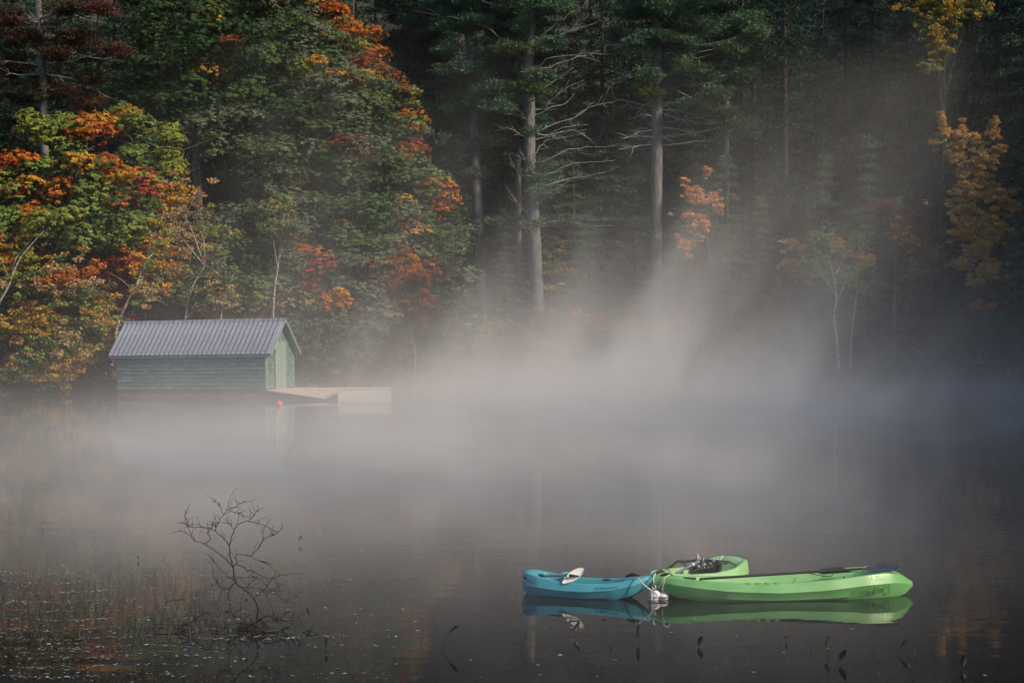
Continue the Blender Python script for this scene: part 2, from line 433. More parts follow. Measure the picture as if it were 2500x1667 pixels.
for x in (-.85, .1):
    MB().tube([(x - .08, 1.3, .57), (x + .08, 1.3, .57)], .018, 8).tube([(x, 1.3, .511), (x, 1.3, .57)], .02, 8).build('cleat', M['black'], fd, smooth=True, angle=40)

def buoy(px, py, r_, label):
    Y = CAMZ * F / (py + 4 - HOR)
    o = MB().lathe([(0.001, -r_*.8), (r_*.6, -r_*.7), (r_*.95, -r_*.25), (r_, .15*r_), (r_*.85, .65*r_), (r_*.5, .98*r_), (r_*.16, 1.1*r_), (r_*.14, 1.35*r_), (.001, 1.36*r_)], 18).build('marker_buoy', M['red'], None, smooth=True, angle=50, loc=((px - 1250) / F * Y, Y, .05))
    tag(o, label, 'buoy', 'small red buoys'); return o
buoy(682, 986, .13, 'small red ball buoy on the water in front of the boathouse dock')
buoy(1655, 941, .12, 'tiny faint red buoy far out in the bright mist')

# ------------------------------------------------------------------ kayaks
def sm(tab, t):
    xs = [a for a, _ in tab]; ys = [b for _, b in tab]
    w = np.array([1, 2, 3, 2, 1.]) / 9
    return sum(wk * np.interp(np.clip(t + dk_, 0, 1), xs, ys) for wk, dk_ in zip(w, (-.018, -.009, 0, .009, .018)))

class Kayak:
    def __init__(s, name, label, mat, a, b, W, zs, zk, zc, wg, rec, NT=72):
        s.a, s.b = Vector(a), Vector(b); d = s.b - s.a; s.L = d.length
        s.root = empty(name, a, math.atan2(d.y, d.x)); tag(s.root, label, 'kayak')
        t = .5 - .5 * np.cos(np.linspace(0, 1, NT) * np.pi); s.t = t
        s.f = dict(zs=zs, zk=zk, zc=zc, wg=wg, rec=rec); s.W = W
        rings = [s.ring(tt) for tt in t]
        m = len(rings[0]); mb = MB()
        for r_ in rings: mb.v += [tuple(p) for p in r_]
        for i in range(NT - 1):
            for k in range(m):
                k2 = (k + 1) % m; mb.f.append((i*m + k, (i+1)*m + k, (i+1)*m + k2, i*m + k2))
        mb.f.append(tuple(range(m))); mb.f.append(tuple((NT-1)*m + k for k in range(m))[::-1])
        s.hull = mb.build('hull', mat, s.root, smooth=True, angle=24)
    def half(s, t):
        g = {k: float(sm(v, t)) for k, v in s.f.items()}
        w = g['wg'] * s.W; x = t * s.L; wc = w * 1.10 + .006; zk = g['zk']; zc = g['zc']; zs = g['zs']; rc = g['rec']
        wi = max(w - .055, w * .55); dz = .13 * rc
        return [(x, 0, zs - dz + (1 - rc) * .018), (x, wi * .55, zs - dz + (1 - rc) * .014), (x, wi * .86, zs - dz * .92), (x, wi, zs - .012 * rc), (x, wi + (w - wi) * .35, zs + .004), (x, w - .006, zs - .002), (x, w, zs - .014),
                (x, w * 1.045 + .002, zs * .5 + zc * .5), (x, wc, zc), (x, wc * .98, zc - .010), (x, wc * .90, zc * .5 + zk * .5), (x, wc * .74, zc * .16 + zk * .84 + .006), (x, wc * .4, zk + .004), (x, 0, zk)]
    def ring(s, t):
        h = s.half(t)
        return h + [(x, -y, z) for x, y, z in h[-2:0:-1]]
    def side(s, t, v, off=.003):
        """point on the near side below the chine: v 0 at the chine, 1 at the bilge"""
        h = [(x, -y, z) for x, y, z in s.half(t)]
        a, b, c = Vector(h[9]), Vector(h[10]), Vector(h[11])
        p_ = a.lerp(b, v * 2) if v < .5 else b.lerp(c, v * 2 - 1)
        return p_ + Vector((0, -off, 0))
    def upper(s, t, v, off=.003):
        h = [(x, -y, z) for x, y, z in s.half(t)]
        return Vector(h[6]).lerp(Vector(h[8]), v) + Vector((0, -off, 0))
    def loc(s, p):
        """world -> kayak frame"""
        return Matrix.Rotation(-s.root.rotation_euler.z, 4, 'Z') @ (Vector(p) - s.a)

GL = {'S': [[(.5, .85), (.3, 1), (.08, .82), (.2, .6), (.45, .38), (.4, .08), (.15, 0), (0, .15)]], '.': [[(.05, 0), (.12, .06)]], 'B': [[(0, 0), (.05, 1), (.4, .9), (.4, .62), (.08, .52), (.45, .42), (.45, .1), (0, 0)]],
      'u': [[(0, .6), (.03, .12), (.2, 0), (.36, .15), (.38, .6)], [(.38, .3), (.42, 0)]], 's': [[(.35, .52), (.18, .6), (.04, .46), (.3, .2), (.2, .02), (0, .08)]], 'y': [[(0, .6), (.18, .15)], [(.4, .6), (.15, -.25), (-.08, -.35)]],
      'K': [[(.02, 1), (0, 0)], [(.45, .95), (.03, .42), (.45, 0)]], 'i': [[(.05, .6), (.05, 0)], [(.05, .82), (.06, .86)]], 't': [[(.15, .95), (.15, .05), (.3, .02)], [(0, .6), (.32, .6)]], 'e': [[(.03, .32), (.36, .34), (.3, .56), (.12, .58), (.02, .3), (.15, .02), (.36, .1)]],
      'n': [[(0, .6), (.02, 0)], [(.02, .4), (.2, .6), (.36, .45), (.38, 0)]], 'P': [[(0, 0), (.03, 1), (.4, .9), (.38, .55), (.03, .48)]], 'h': [[(0, 1), (0, 0)], [(0, .4), (.2, .58), (.34, .42), (.35, 0)]], 'o': [[(.2, .58), (.02, .3), (.2, 0), (.38, .3), (.2, .58)]],
      'H': [[(0, 1), (0, 0)], [(.42, 1), (.42, 0)], [(0, .5), (.42, .5)]], 'm': [[(0, .6), (0, 0)], [(0, .4), (.14, .58), (.25, .4), (.25, 0)], [(.25, .4), (.4, .58), (.5, .4), (.5, 0)]], ' ': []}
def write(k, text, t0, t1, v_of, h, mat, surf, rad=.0015):
    """hand lettering laid on the hull: text runs from t0 to t1, v_of(s, y) gives the place down the panel"""
    ws = [max([p_[0] for st in GL[c] for p_ in st] + [.2]) + .18 for c in text]; tot = sum(ws); x = 0; mb = MB()
    for c, w in zip(text, ws):
        for st in GL[c]:
            pts = []
            for i in range(len(st) - 1):
                for j in range(3):
                    f = j / 3; pts.append((st[i][0]*(1-f) + st[i+1][0]*f, st[i][1]*(1-f) + st[i+1][1]*f))
            pts.append(st[-1])
            mb.tube([surf(t0 + (t1 - t0) * (x + a) / tot, v_of((x + a) / tot, b)) for a, b in pts], rad, 4)
        x += w
    return mb
def handle(k, p0, p1, lift=.05, name='carry_handle', r_=.018):
    p0, p1 = Vector(p0), Vector(p1); c = p0.lerp(p1, .5) + Vector((0, 0, lift))
    pth = smooth_path([p0, p0.lerp(c, .6) + Vector((0, 0, lift * .25)), c, p1.lerp(c, .6) + Vector((0, 0, lift * .25)), p1], 4); n = len(pth)
    return MB().tube(pth, [r_ * (.55 + .45 * math.sin(math.pi * i / (n - 1))) for i in range(n)], 8).build(name, M['black'], k.root, smooth=True, angle=50)

# lime kayak in front
K1 = Kayak('lime_kayak', 'long lime green sit-on-top kayak in front, hand-lettered near its right end', M['lime'], (1.72, 19.78, 0), (4.93, 20.22, 0), 1.0,
           [(0, .22), (.02, .262), (.06, .272), (.14, .25), (.3, .215), (.5, .215), (.66, .245), (.8, .288), (.88, .295), (.94, .258), (.98, .18), (1, .125)],
           [(0, .16), (.03, .09), (.08, .01), (.18, -.05), (.4, -.08), (.75, -.08), (.9, -.06), (.96, -.02), (.985, .04), (1, .085)],
           [(0, .20), (.03, .21), (.1, .18), (.25, .13), (.45, .105), (.62, .125), (.8, .175), (.9, .18), (.96, .15), (1, .11)],
           [(0, .012), (.02, .06), (.06, .13), (.14, .22), (.28, .315), (.45, .36), (.65, .365), (.8, .33), (.9, .25), (.96, .15), (.99, .06), (1, .02)],
           [(0, 0), (.1, 0), (.16, .8), (.22, 1), (.6, 1), (.66, .75), (.8, .6), (.86, 0), (1, 0)])
lt = write(K1, 'S.S.BusyKitten', .758, .852, lambda s, y: .62 - .22 * s - y * .36, .05, M['ink'], K1.side)
lt.build('hull_lettering', M['ink'], K1.hull)
ct = MB()
def cs(a, b): return K1.side(.866 + a * .011, .36 - b * .34)
for st in ([(-1, .55), (-.95, 1), (-.5, .62), (.5, .62), (.95, 1), (1, .5)], [(-1, .5), (-1.0, -.1), (-.6, -.75), (0, -.95), (.6, -.75), (1, -.1), (1, .5)], [(-.45, .1), (-.35, .2)], [(.4, .1), (.5, .2)], [(-.1, -.2), (.1, -.2), (0, -.3)], [(-.35, -.45), (0, -.4), (.35, -.45)], [(-1.5, -.1), (-.9, -.2)], [(1.5, -.1), (.9, -.2)], [(-1.5, -.4), (-.9, -.35)], [(1.5, -.4), (.9, -.35)]):
    ct.tube([cs(a, b) for a, b in st], .0015, 4)
ct.build('cat_face_doodle', M['ink'], K1.hull)
for t in (.335, .37, .405, .44):
    h = K1.half(t); MB().box((h[5][0] - .03, -h[5][1] - .004, h[5][2] - .008), (h[5][0] + .018, -h[4][1] + .01, h[5][2] + .010)).build('grip_rib', M['lime'], K1.root)
handle(K1, (.07, .0, .285), (.24, -.02, .268), .022, r_=.022)
for t, yy in ((.16, -.16), (.62, .2), (.7, -.2)):
    h = K1.half(t); MB().lathe([(.014, 0), (.014, .01), (.006, .02), (.001, .021)], 8, Matrix.Translation((h[5][0], math.copysign(h[5][1] - .03, yy), h[5][2]))).build('eyelet', M['black'], K1.root)
bc = MB()
zz = [(.60, .22), (.66, -.2), (.72, .2), (.78, -.17), (.83, .1), (.86, -.08)]
bc.tube(smooth_path([Vector((t * K1.L, y, float(sm(K1.f['zs'], t)) + .016)) for t, y in zz], 3), .005, 5); bc.build('bungee_cord', M['black'], K1.root, smooth=True)
# seat pad and straps lying on the stern deck
MB().add([(2.08, .10, .26), (2.42, .12, .28), (2.44, -.08, .285), (2.08, -.06, .265), (2.12, .08, .315), (2.36, .10, .33), (2.38, -.06, .33), (2.12, -.04, .315)], [(0, 3, 2, 1), (4, 5, 6, 7), (0, 1, 5, 4), (1, 2, 6, 5), (2, 3, 7, 6), (3, 0, 4, 7)]).build('folded_seat_strap', M['black'], K1.root)

# second lime kayak behind
K2 = Kayak('lime_kayak', 'short pale lime kayak behind, black seat and ropes piled in its cockpit', M['lime2'], (1.70, 20.02, 0), (2.98, 21.05, 0), 1.0,
           [(0, .20), (.03, .262), (.1, .275), (.25, .25), (.5, .235), (.7, .26), (.82, .32), (.9, .335), (.96, .28), (1, .17)],
           [(0, .12), (.05, .02), (.15, -.04), (.5, -.07), (.85, -.05), (.95, .0), (1, .10)],
           [(0, .16), (.1, .17), (.3, .13), (.5, .12), (.8, .17), (.95, .18), (1, .14)],
           [(0, .015), (.03, .08), (.1, .18), (.25, .29), (.5, .33), (.75, .31), (.88, .24), (.96, .13), (1, .02)],
           [(0, 0), (.14, 0), (.22, .9), (.3, 1), (.68, 1), (.78, .3), (.82, 0), (1, 0)])
for k in range(7):
    t = .62 + k * .035; h = K2.half(t)
    MB().box((h[5][0] - .01, -h[5][1] - .003, h[5][2] - .03), (h[5][0] + .012, -h[4][1] + .012, h[5][2] + .010)).build('grip_rib', M['lime2'], K2.root)
handle(K2, (.02, -.05, .27), (.17, -.06, .285), .022, r_=.022)
hd = K2.loc(at(1637, 1386, 20.5)); hd2 = K2.loc(at(1680, 1388, 20.45))
handle(K2, hd, hd2, .09, 'side_handle', .013)
# seat: moulded cushion and curved backrest
st = MB(); NS = 9
for i in range(NS):
    a = -1.25 + 2.5 * i / (NS - 1)
    for rr, z in ((.20, .14), (.23, .14), (.25, .33), (.215, .34)):
        st.v.append((.86 + math.cos(a) * rr * 1.15, math.sin(a) * rr, z))
for i in range(NS - 1):
    for k in range(4):
        st.f.append((i*4 + k, (i+1)*4 + k, (i+1)*4 + (k+1) % 4, i*4 + (k+1) % 4))
seat = st.build('seat_backrest', M['black'], K2.root, smooth=True, angle=45)
MB().box((.62, -.17, .11), (.95, .17, .16)).build('seat_cushion', M['black'], K2.root)
for y0, x1 in ((.22, .5), (-.22, .45), (.22, 1.25), (-.2, 1.3)):
    MB().tube(smooth_path([Vector((.95, y0, .32)), Vector(((.95 + x1) / 2, y0 * 1.1, .33)), Vector((x1, y0 * 1.0, .27))], 4), .009, 5).build('seat_strap', M['black'], K2.root, smooth=True)

# teal child's kayak
K3 = Kayak('teal_kayak', "small teal child's kayak moored at the left of the two lime kayaks", M['teal'], (.14, 20.30, 0), (1.70, 19.82, 0), 1.0,
           [(0, .225), (.025, .262), (.07, .262), (.16, .232), (.3, .195), (.45, .175), (.6, .178), (.75, .2), (.88, .24), (.96, .262), (1, .262)],
           [(0, .08), (.03, .0), (.1, -.05), (.5, -.07), (.72, -.05), (.86, .02), (.95, .12), (1, .19)],
           [(0, .13), (.1, .12), (.3, .095), (.5, .09), (.7, .115), (.85, .165), (.95, .21), (1, .225)],
           [(0, .03), (.02, .12), (.06, .18), (.15, .235), (.35, .27), (.55, .275), (.72, .24), (.86, .16), (.95, .075), (1, .016)],
           [(0, 0), (.12, 0), (.2, .9), (.28, 1), (.66, 1), (.74, .4), (.8, .1), (.86, 0), (1, 0)])
handle(K3, (1.30, .0, .25), (1.47, .0, .268), .022, r_=.021)
bk = MB()
for i in range(9):
    a = -1.0 + 2.0 * i / 8
    for rr, z in ((.17, .1), (.19, .1), (.20, .275 - .03 * abs(a)), (.175, .28 - .03 * abs(a))): bk.v.append((.62 - math.cos(a) * rr * .6, math.sin(a) * rr * 1.15, z))
for i in range(8):
    for k in range(4): bk.f.append((i*4+k, i*4+(k+1) % 4, (i+1)*4+(k+1) % 4, (i+1)*4+k))
bk.build('moulded_backrest', M['teal'], K3.root, smooth=True, angle=45)
lt = write(K3, 'SS Phone Home', .60, .77, lambda s, y: .72 - .06 * s - y * .42, .05, M['ink'], K3.upper, .0018); lt.build('hull_lettering', M['ink'], K3.hull)
lg = MB()
pts = [K3.upper(.03, .2), K3.upper(.058, .2), K3.upper(.058, .5), K3.upper(.03, .5)]
lg.add(pts, [(0, 1, 2, 3)]); lg.build('maker_mark', M['ink'], K3.hull)
MB().tube([K3.upper(.028, .56), K3.upper(.06, .56)], .0022, 4).build('maker_line', M['paddle_white'], K3.hull)
MB().tube([K3.upper(.07, .35), K3.upper(.075, .6), K3.upper(.08, .35)], .0016, 4).tube([K3.upper(.088, .4), K3.upper(.092, .6), K3.upper(.098, .4), K3.upper(.102, .6)], .0016, 4).tube([K3.upper(.108, .45), K3.upper(.115, .62)], .0016, 4).build('maker_script', M['ink'], K3.hull)
MB().tube([K3.loc(at(1305, 1402, 20.2)), K3.loc(at(1325, 1405, 20.15)), K3.loc(at(1335, 1407, 20.12))], [.016, .02, .012], 8).build('stern_strap', M['black'], K3.root, smooth=True)
MB().lathe([(.05, 0), (.05, .012), (.02, .02), (.001, .021)], 12, Matrix.Translation((1.06, .0, .195))).build('scupper_plug', M['black'], K3.root)

# paddles
def blade(mb, c, ax, nrm, Lb, Wb, th=.012, cup=.018):
    c, ax, nrm = Vector(c), Vector(ax).normalized(), Vector(nrm); sd_ = ax.cross(nrm).normalized(); nrm = sd_.cross(ax)
    n = 14; prof = [(s, Wb * .5 * (math.sin(math.pi * min(max(s, .04), .985)) ** .55) * (.75 + .35 * s)) for s in np.linspace(0, 1, n)]
    for sgn in (1, -1):
        b = len(mb.v)
        for s, w in prof:
            for k in (-1, -.5, 0, .5, 1):
                mb.v.append(tuple(c + ax * (s - .5) * Lb + sd_ * w * k + nrm * (sgn * th * .5 * (1 - .7 * abs(k)) + cup * (k * k - .4))))
        for i in range(n - 1):
            for k in range(4):
                q = (b + i*5 + k, b + i*5 + k + 1, b + (i+1)*5 + k + 1, b + (i+1)*5 + k); mb.f.append(q if sgn > 0 else q[::-1])
    return mb
P1 = empty('paddle', at(1880, 1404, 20.0)); tag(P1, 'dark double-bladed paddle lying along the deck of the front lime kayak', 'paddle')
o1 = P1.location
a, b = at(1708, 1413, 19.86), at(2105, 1388, 20.05)
MB().tube([a - o1, b - o1], .0155, 10).build('shaft', M['black'], P1, smooth=True, angle=50)
blade(MB(), at(2150, 1385.5, 20.06) - o1, b - a, (0, -.55, .85), .46, .17).build('blade', M['paddle_dark'], P1, smooth=True, angle=60)
blade(MB(), at(1690, 1414, 19.85) - o1 + Vector((-.1, 0, 0)), a - b, (0, -.3, .95), .3, .1).build('blade', M['paddle_dark'], P1, smooth=True, angle=60)
P2 = empty('paddle', at(1350, 1404, 20.05)); tag(P2, 'paddle with grey shaft and white blade leaning out of the teal kayak', 'paddle')
o2 = P2.location
MB().tube([at(1328, 1405, 20.1) - o2, at(1402, 1403, 19.94) - o2], .0165, 10).build('shaft', M['steel'], P2, smooth=True, angle=50)
MB().tube([at(1382, 1405, 19.97) - o2, at(1398, 1402, 19.95) - o2], .022, 10).build('shaft_collar', M['black'], P2, smooth=True, angle=50)
bw = blade(MB(), at(1400, 1406, 19.88) - o2, at(1421, 1391, 19.9) - at(1378, 1421, 19.86), (-.25, -.8, .5), .31, .135); bw.build('blade', M['paddle_white'], P2, smooth=True, angle=60)
bb = at(1401, 1404, 19.865) - o2
MB().tube([bb + Vector((-.06, -.012, .0)), bb + Vector((.065, -.02, -.005))], [.02, .007], 6).build('blade_rib', M['black'], P2, smooth=True)
MB().tube([at(1392, 1400, 20.0) - o2, at(1403, 1387, 20.02) - o2], .006, 6).build('drip_cord', M['black'], P2, smooth=True)
P3 = empty('paddle', at(1680, 1388, 20.35)); tag(P3, 'grey tubular paddle shaft propped in the rear lime kayak', 'paddle'); o3 = P3.location
MB().tube([at(1650, 1400, 20.15) - o3, at(1690, 1378, 20.5) - o3], .017, 10).build('shaft', M['steel'], P3, smooth=True, angle=50)
MB().tube([at(1690, 1378, 20.5) - o3, at(1706, 1370, 20.62) - o3], .021, 10).build('grip', M['steel'], P3, smooth=True, angle=50)
MB().tube([at(1689, 1378.5, 20.49) - o3, at(1692, 1377, 20.52) - o3], .024, 10).build('ferrule', M['buoy'], P3, smooth=True, angle=50)
rb = MB(); rr_ = np.random.default_rng(5)
for k in range(16):
    c = at(1700 + rr_.uniform(0, 65), 1372 + rr_.uniform(-4, 10), 20.75); pts = [c + Vector(rr_.normal(size=3)) * .035 for _ in range(5)]; rb.tube(smooth_path(pts, 3), .008, 5)
tag(rb.build('coiled_rope', M['rope'], None, smooth=True), 'tangle of white rope heaped in the cockpit of the rear lime kayak', 'rope')
for k, pts in enumerate(([(1668, 1373), (1700, 1368), (1740, 1367), (1782, 1371)], [(1690, 1376), (1730, 1370), (1775, 1376)])):
    MB().tube(smooth_path([K2.loc(at(x, y, 20.72)) for x, y in pts], 4), .009, 5).build('cross_strap', M['black'], K2.root, smooth=True)
# mooring buoys and lines
MX = Matrix.Rotation(R(78), 4, 'Y')
for px, py, r_, lb in ((1598, 1454, .072, 'larger round white mooring float between the teal and lime bows'), (1619, 1456, .058, 'smaller white mooring float tucked behind the larger one')):
    Yb = CAMZ * F / (py + 8 - HOR) - (.02 if px < 1610 else -.03)
    prof = [(.001, -r_*1.15), (r_*.5, -r_*1.1), (r_*.9, -r_*.75), (r_, -.2*r_), (r_, .3*r_), (r_*.85, .85*r_), (r_*.45, 1.12*r_), (.001, 1.15*r_)]
    o = MB().lathe(prof, 20, MX if px > 1610 else Matrix.Rotation(R(20), 4, 'Y')).build('mooring_float', M['buoy'], None, smooth=True, angle=60, loc=((px - 1250) / F * Yb, Yb, .035)); tag(o, lb, 'float')
    MB().tube([Vector((r_ * 1.01 * math.cos(q), -.2 * r_ * (px > 1610), 0)) * 1 + Vector((0, r_ * 1.01 * math.sin(q), 0)) for q in np.linspace(0, 6.28, 20)], .006, 5).build('band', M['black'], o, smooth=True)
for nm, pts, lb, rad in (('mooring_line', [(1553, 1408, 19.80), (1560, 1413, 19.66), (1570, 1425, 19.62), (1583, 1436, 19.62), (1590, 1441, 19.64), (1591, 1452, 19.64), (1591, 1466, 19.62)], 'white mooring line from the teal bow handle down into the water', .0085),
                        ('mooring_line', [(1600, 1400, 19.92), (1598, 1404, 19.76), (1595, 1412, 19.70), (1596, 1424, 19.70), (1592, 1432, 19.74), (1596, 1438, 19.72), (1600, 1432, 19.74), (1597, 1424, 19.78)], 'doubled white line hanging from the rear lime kayak handle with a loop', .009),
                        ('mooring_line', [(1636, 1403, 19.78), (1630, 1405, 19.66), (1619, 1414, 19.62), (1612, 1428, 19.64), (1600, 1439, 19.70), (1591, 1441, 19.69)], 'pale line curving from the front lime bow to the mooring floats', .0065),
                        ('mooring_line', [(1624, 1408, 19.68), (1621, 1422, 19.66), (1618, 1432, 19.66), (1617, 1448, 19.68)], 'short frayed line hanging beside the front lime bow', .005)):
    tag(MB().tube(smooth_path([at(*q) for q in pts], 5), rad, 6).build(nm, M['rope'], None, smooth=True), lb, 'rope', 'lines at the mooring')

# ------------------------------------------------------------------ trees
def unit(a):
    return a / np.maximum(np.linalg.norm(a, axis=-1, keepdims=True), 1e-9)

def leaf_quads(P, ax, nr, Lh, Wd):
    """one folded diamond per leaf"""
    ax = unit(ax); side = unit(np.cross(ax, nr)); up = np.cross(side, ax)
    Lh = Lh[:, None]; Wd = Wd[:, None]
    v = np.stack([P - ax * Lh * .5, P + side * Wd * .5 - ax * Lh * .08 + up * Wd * .15, P + ax * Lh * .5, P - side * Wd * .5 - ax * Lh * .08 + up * Wd * .15], 1)
    n = len(P)
    return v.reshape(-1, 3), np.arange(4 * n).reshape(n, 4)

def clumps(r, C, RAD, npc, size, aspect, cols, style='dome', droop=.5, jitter=.28):
    """leaf clumps: C (k,3) centres, RAD (k,3) radii, npc leaves per clump, cols (k,3)"""
    k = len(C); n = k * npc
    c = np.repeat(C, npc, 0); rad = np.repeat(RAD, npc, 0); col = np.repeat(cols, npc, 0)
    u = unit(r.normal(size=(n, 3)))
    if style == 'dome':                        # rosettes of drooping leaves on the clump's shell
        per = 8; m_ = (n + per - 1) // per
        ci = np.repeat(np.arange(k), npc)[::per][:m_]
        w = unit(r.normal(size=(m_, 3))); w[:, 2] = np.where(r.random(m_) < .75, np.abs(w[:, 2]), w[:, 2])
        tip = C[ci] + w * RAD[ci] * (.55 + .5 * r.random(m_) ** .6)[:, None]
        tip = np.repeat(tip, per, 0)[:n]; w = np.repeat(w, per, 0)[:n]; col = np.repeat(cols[ci], per, 0)[:n]
        rad_ = unit(np.cross(w, u)) + w * .35
        ax = rad_ * np.array([1, 1, .5]) + np.array([0, 0, -droop]) + r.normal(size=(n, 3)) * .18
        P = tip + unit(ax) * size * .5
        nr = w * 1.3 + np.array([0, 0, .6]) + r.normal(size=(n, 3)) * .2
    elif style == 'air':                       # loose, small-leaved
        P = c + u * rad * (r.random(n) ** .45)[:, None]
        ax = r.normal(size=(n, 3)) + np.array([0, 0, -droop]); nr = r.normal(size=(n, 3)) + np.array([0, 0, .4])
    else:                                      # needles
        P = c + u * rad * (.25 + .75 * r.random(n) ** .55)[:, None]
        ax = u * np.array([1, 1, .35]) + np.array([0, 0, .55 - droop]) + r.normal(size=(n, 3)) * .4
        nr = np.array([0, 0, 1.]) + r.normal(size=(n, 3)) * .6
    s = size * (.7 + .6 * r.random(n))
    v, q = leaf_quads(P, ax, nr, s, s * aspect)
    j = (1 + jitter * r.normal(size=(n, 1))) * (1 + .10 * r.normal(size=(n, 3)))
    cc = np.clip(col * np.clip(j, .35, 2.0), .002, .9)
    return v, q, np.repeat(cc, 4, 0)

def merge(parts):
    V, Q, C, b = [], [], [], 0
    for v, q, c in parts:
        V.append(v); Q.append(q + b); C.append(c); b += len(v)
    return np.concatenate(V), np.concatenate(Q), np.concatenate(C)

def pick(r, pal, k, pos=None, patch=1.6):
    w = np.array([p_[0] for p_ in pal], float); w /= w.sum()
    if pos is None:
        return np.array([p_[1] for p_ in pal])[r.choice(len(pal), size=k, p=w)]
    f = np.zeros(k)                                        # leaves turn in whole sprays: neighbouring clumps agree
    for _ in range(5):
        d_ = r.normal(size=3) / patch; f += np.sin(pos @ d_ * 1.6 + r.random() * 6.28)
    f = f + r.normal(size=k) * .55
    q_ = np.argsort(np.argsort(f)) / max(k - 1, 1); o_ = r.permutation(len(pal)); cw = np.cumsum(w[o_])
    return np.array([p_[1] for p_ in pal])[o_[np.minimum(np.searchsorted(cw, q_), len(pal) - 1)]]

DG = (.055, .102, .040); MG = (.095, .155, .055); GG = (.150, .185, .112); YG = (.24, .28, .055); LG = (.17, .25, .06)  # GG lightened to take in the mist and light over the oaks
OR = (.50, .17, .025); GO = (.52, .29, .035); RD = (.34, .055, .03); DR = (.13, .013, .018); RU = (.24, .075, .028)
TA = (.42, .30, .15); PK = (.40, .10, .07); YE = (.38, .28, .04); BR = (.13, .06, .032)
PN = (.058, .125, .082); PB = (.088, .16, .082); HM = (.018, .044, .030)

def broadleaf(name, label, cat, base, lobes, pal, size=.165, aspect=.42, npc=470, cr=1.0, dens=.8, style='dome', droop=.5,
              group=None, trunk_r=.16, bark='bark', seed=1, rule=None, trunk=None, limbs=True, jitter=.14, flat=.7):
    """lobes: (px, py, rx, ry, Y) ellipses in photo pixels at depth Y, turned into real ellipsoids"""
    r = np.random.default_rng(seed)
    if style == 'air':                         # many small flat sprays instead of a few balls
        cr *= .5; npc = max(18, int(npc * .3)); dens *= 1.15; flat = .5
    base = Vector(base); root = empty(name, base)
    tag(root, label, cat, group)
    Cs, Rs, tips = [], [], []
    for (px, py, rx, ry, Y) in lobes:
        c = np.array(at(px, py, Y)); a = rx / F * Y; b = ry / F * Y; dp = max(a, b) * .85
        area = 4 * math.pi * ((a*b)**1.6/3 + (a*dp)**1.6/3 + (b*dp)**1.6/3) ** (1/1.6)
        k = max(3, int(area / (math.pi * cr * cr) * 1.5 * dens))
        u = unit(r.normal(size=(k, 3)))
        u[:, 1] = np.where(r.random(k) < .3, -np.abs(u[:, 1]), u[:, 1])
        q = .55 + .45 * r.random(k) ** .5
        if style == 'air': q = (.25 + .75 * r.random(k) ** .6) * np.exp(.42 * r.normal(size=k))
        rr = np.array([max(a - cr*.5, .25*a), max(dp - cr*.5, .25*dp), max(b - cr*.4, .25*b)])
        Cs.append(c + u * rr * q[:, None]); Rs.append(np.tile(np.array([1, 1, flat]), (k, 1)) * (cr * (.65 + .6 * r.random(k)))[:, None])
        tips.append(Vector(c))
    C = np.concatenate(Cs); RR = np.concatenate(Rs)
    cols = rule(r, C) if rule else pick(r, pal, len(C), C)
    v, q, c = clumps(r, C, RR, npc, size, aspect, cols, style, droop, jitter)
    link('crown', np_mesh('crown', v - np.array(base), q, c), M['leaf'], root)
    mb = MB()
    if trunk is None:
        cc = sum(tips, Vector()) / len(tips)
        top = Vector((cc.x, cc.y + .6, base.z + .8 * (max(t.z for t in tips) - base.z)))
        trunk = [base - Vector((0, 0, .3)), base.lerp(top, .35) + Vector((r.normal() * .2, 0, 0)), base.lerp(top, .7) + Vector((r.normal() * .3, 0, 0)), top]
    tp = smooth_path(trunk, 5); n = len(tp)
    tl = [p_ - base for p_ in tp]
    mb.tube(tl, [trunk_r * (1.15 - .95 * i / (n - 1)) for i in range(n)], 8)
    tr = mb.build('trunk', M[bark], root, smooth=True)
    if limbs:
        for t in tips:
            mb = MB()
            t2 = t - base
            # leave the trunk somewhat below the lobe
            zs = [abs(p_.z - (t2.z * .72)) for p_ in tl]; s0 = tl[int(np.argmin(zs))]
            mid = s0.lerp(t2, .5) + Vector((r.normal() * .2, r.normal() * .2, .25 + r.random() * .2))
            pth = smooth_path([s0, mid, t2], 4)
            mb.tube(pth, [trunk_r * .42 * (1 - .8 * i / (len(pth) - 1)) for i in range(len(pth))], 6)
            for _ in range(4):
                e = t2 + Vector(r.normal(size=3)) * .8; s1 = pth[len(pth)//2 + int(r.integers(0, 3))]
                mb.tube([s1, s1.lerp(e, .5) + Vector((0, 0, .12)), e], [trunk_r*.16, trunk_r*.11, trunk_r*.05], 5)
            mb.build('limb', M[bark], root, smooth=True)
    return root

def on_ground(px, Y, dz=0.0):
    x = (px - 1250) / F * Y
    return (x, Y, gz(x, Y) + dz)

def jag(r, pts, amp=.06, k=4):
    out = smooth_path(pts, k)
    return [p_ + Vector(r.normal(size=3)) * amp * (i > 0) for i, p_ in enumerate(out)]

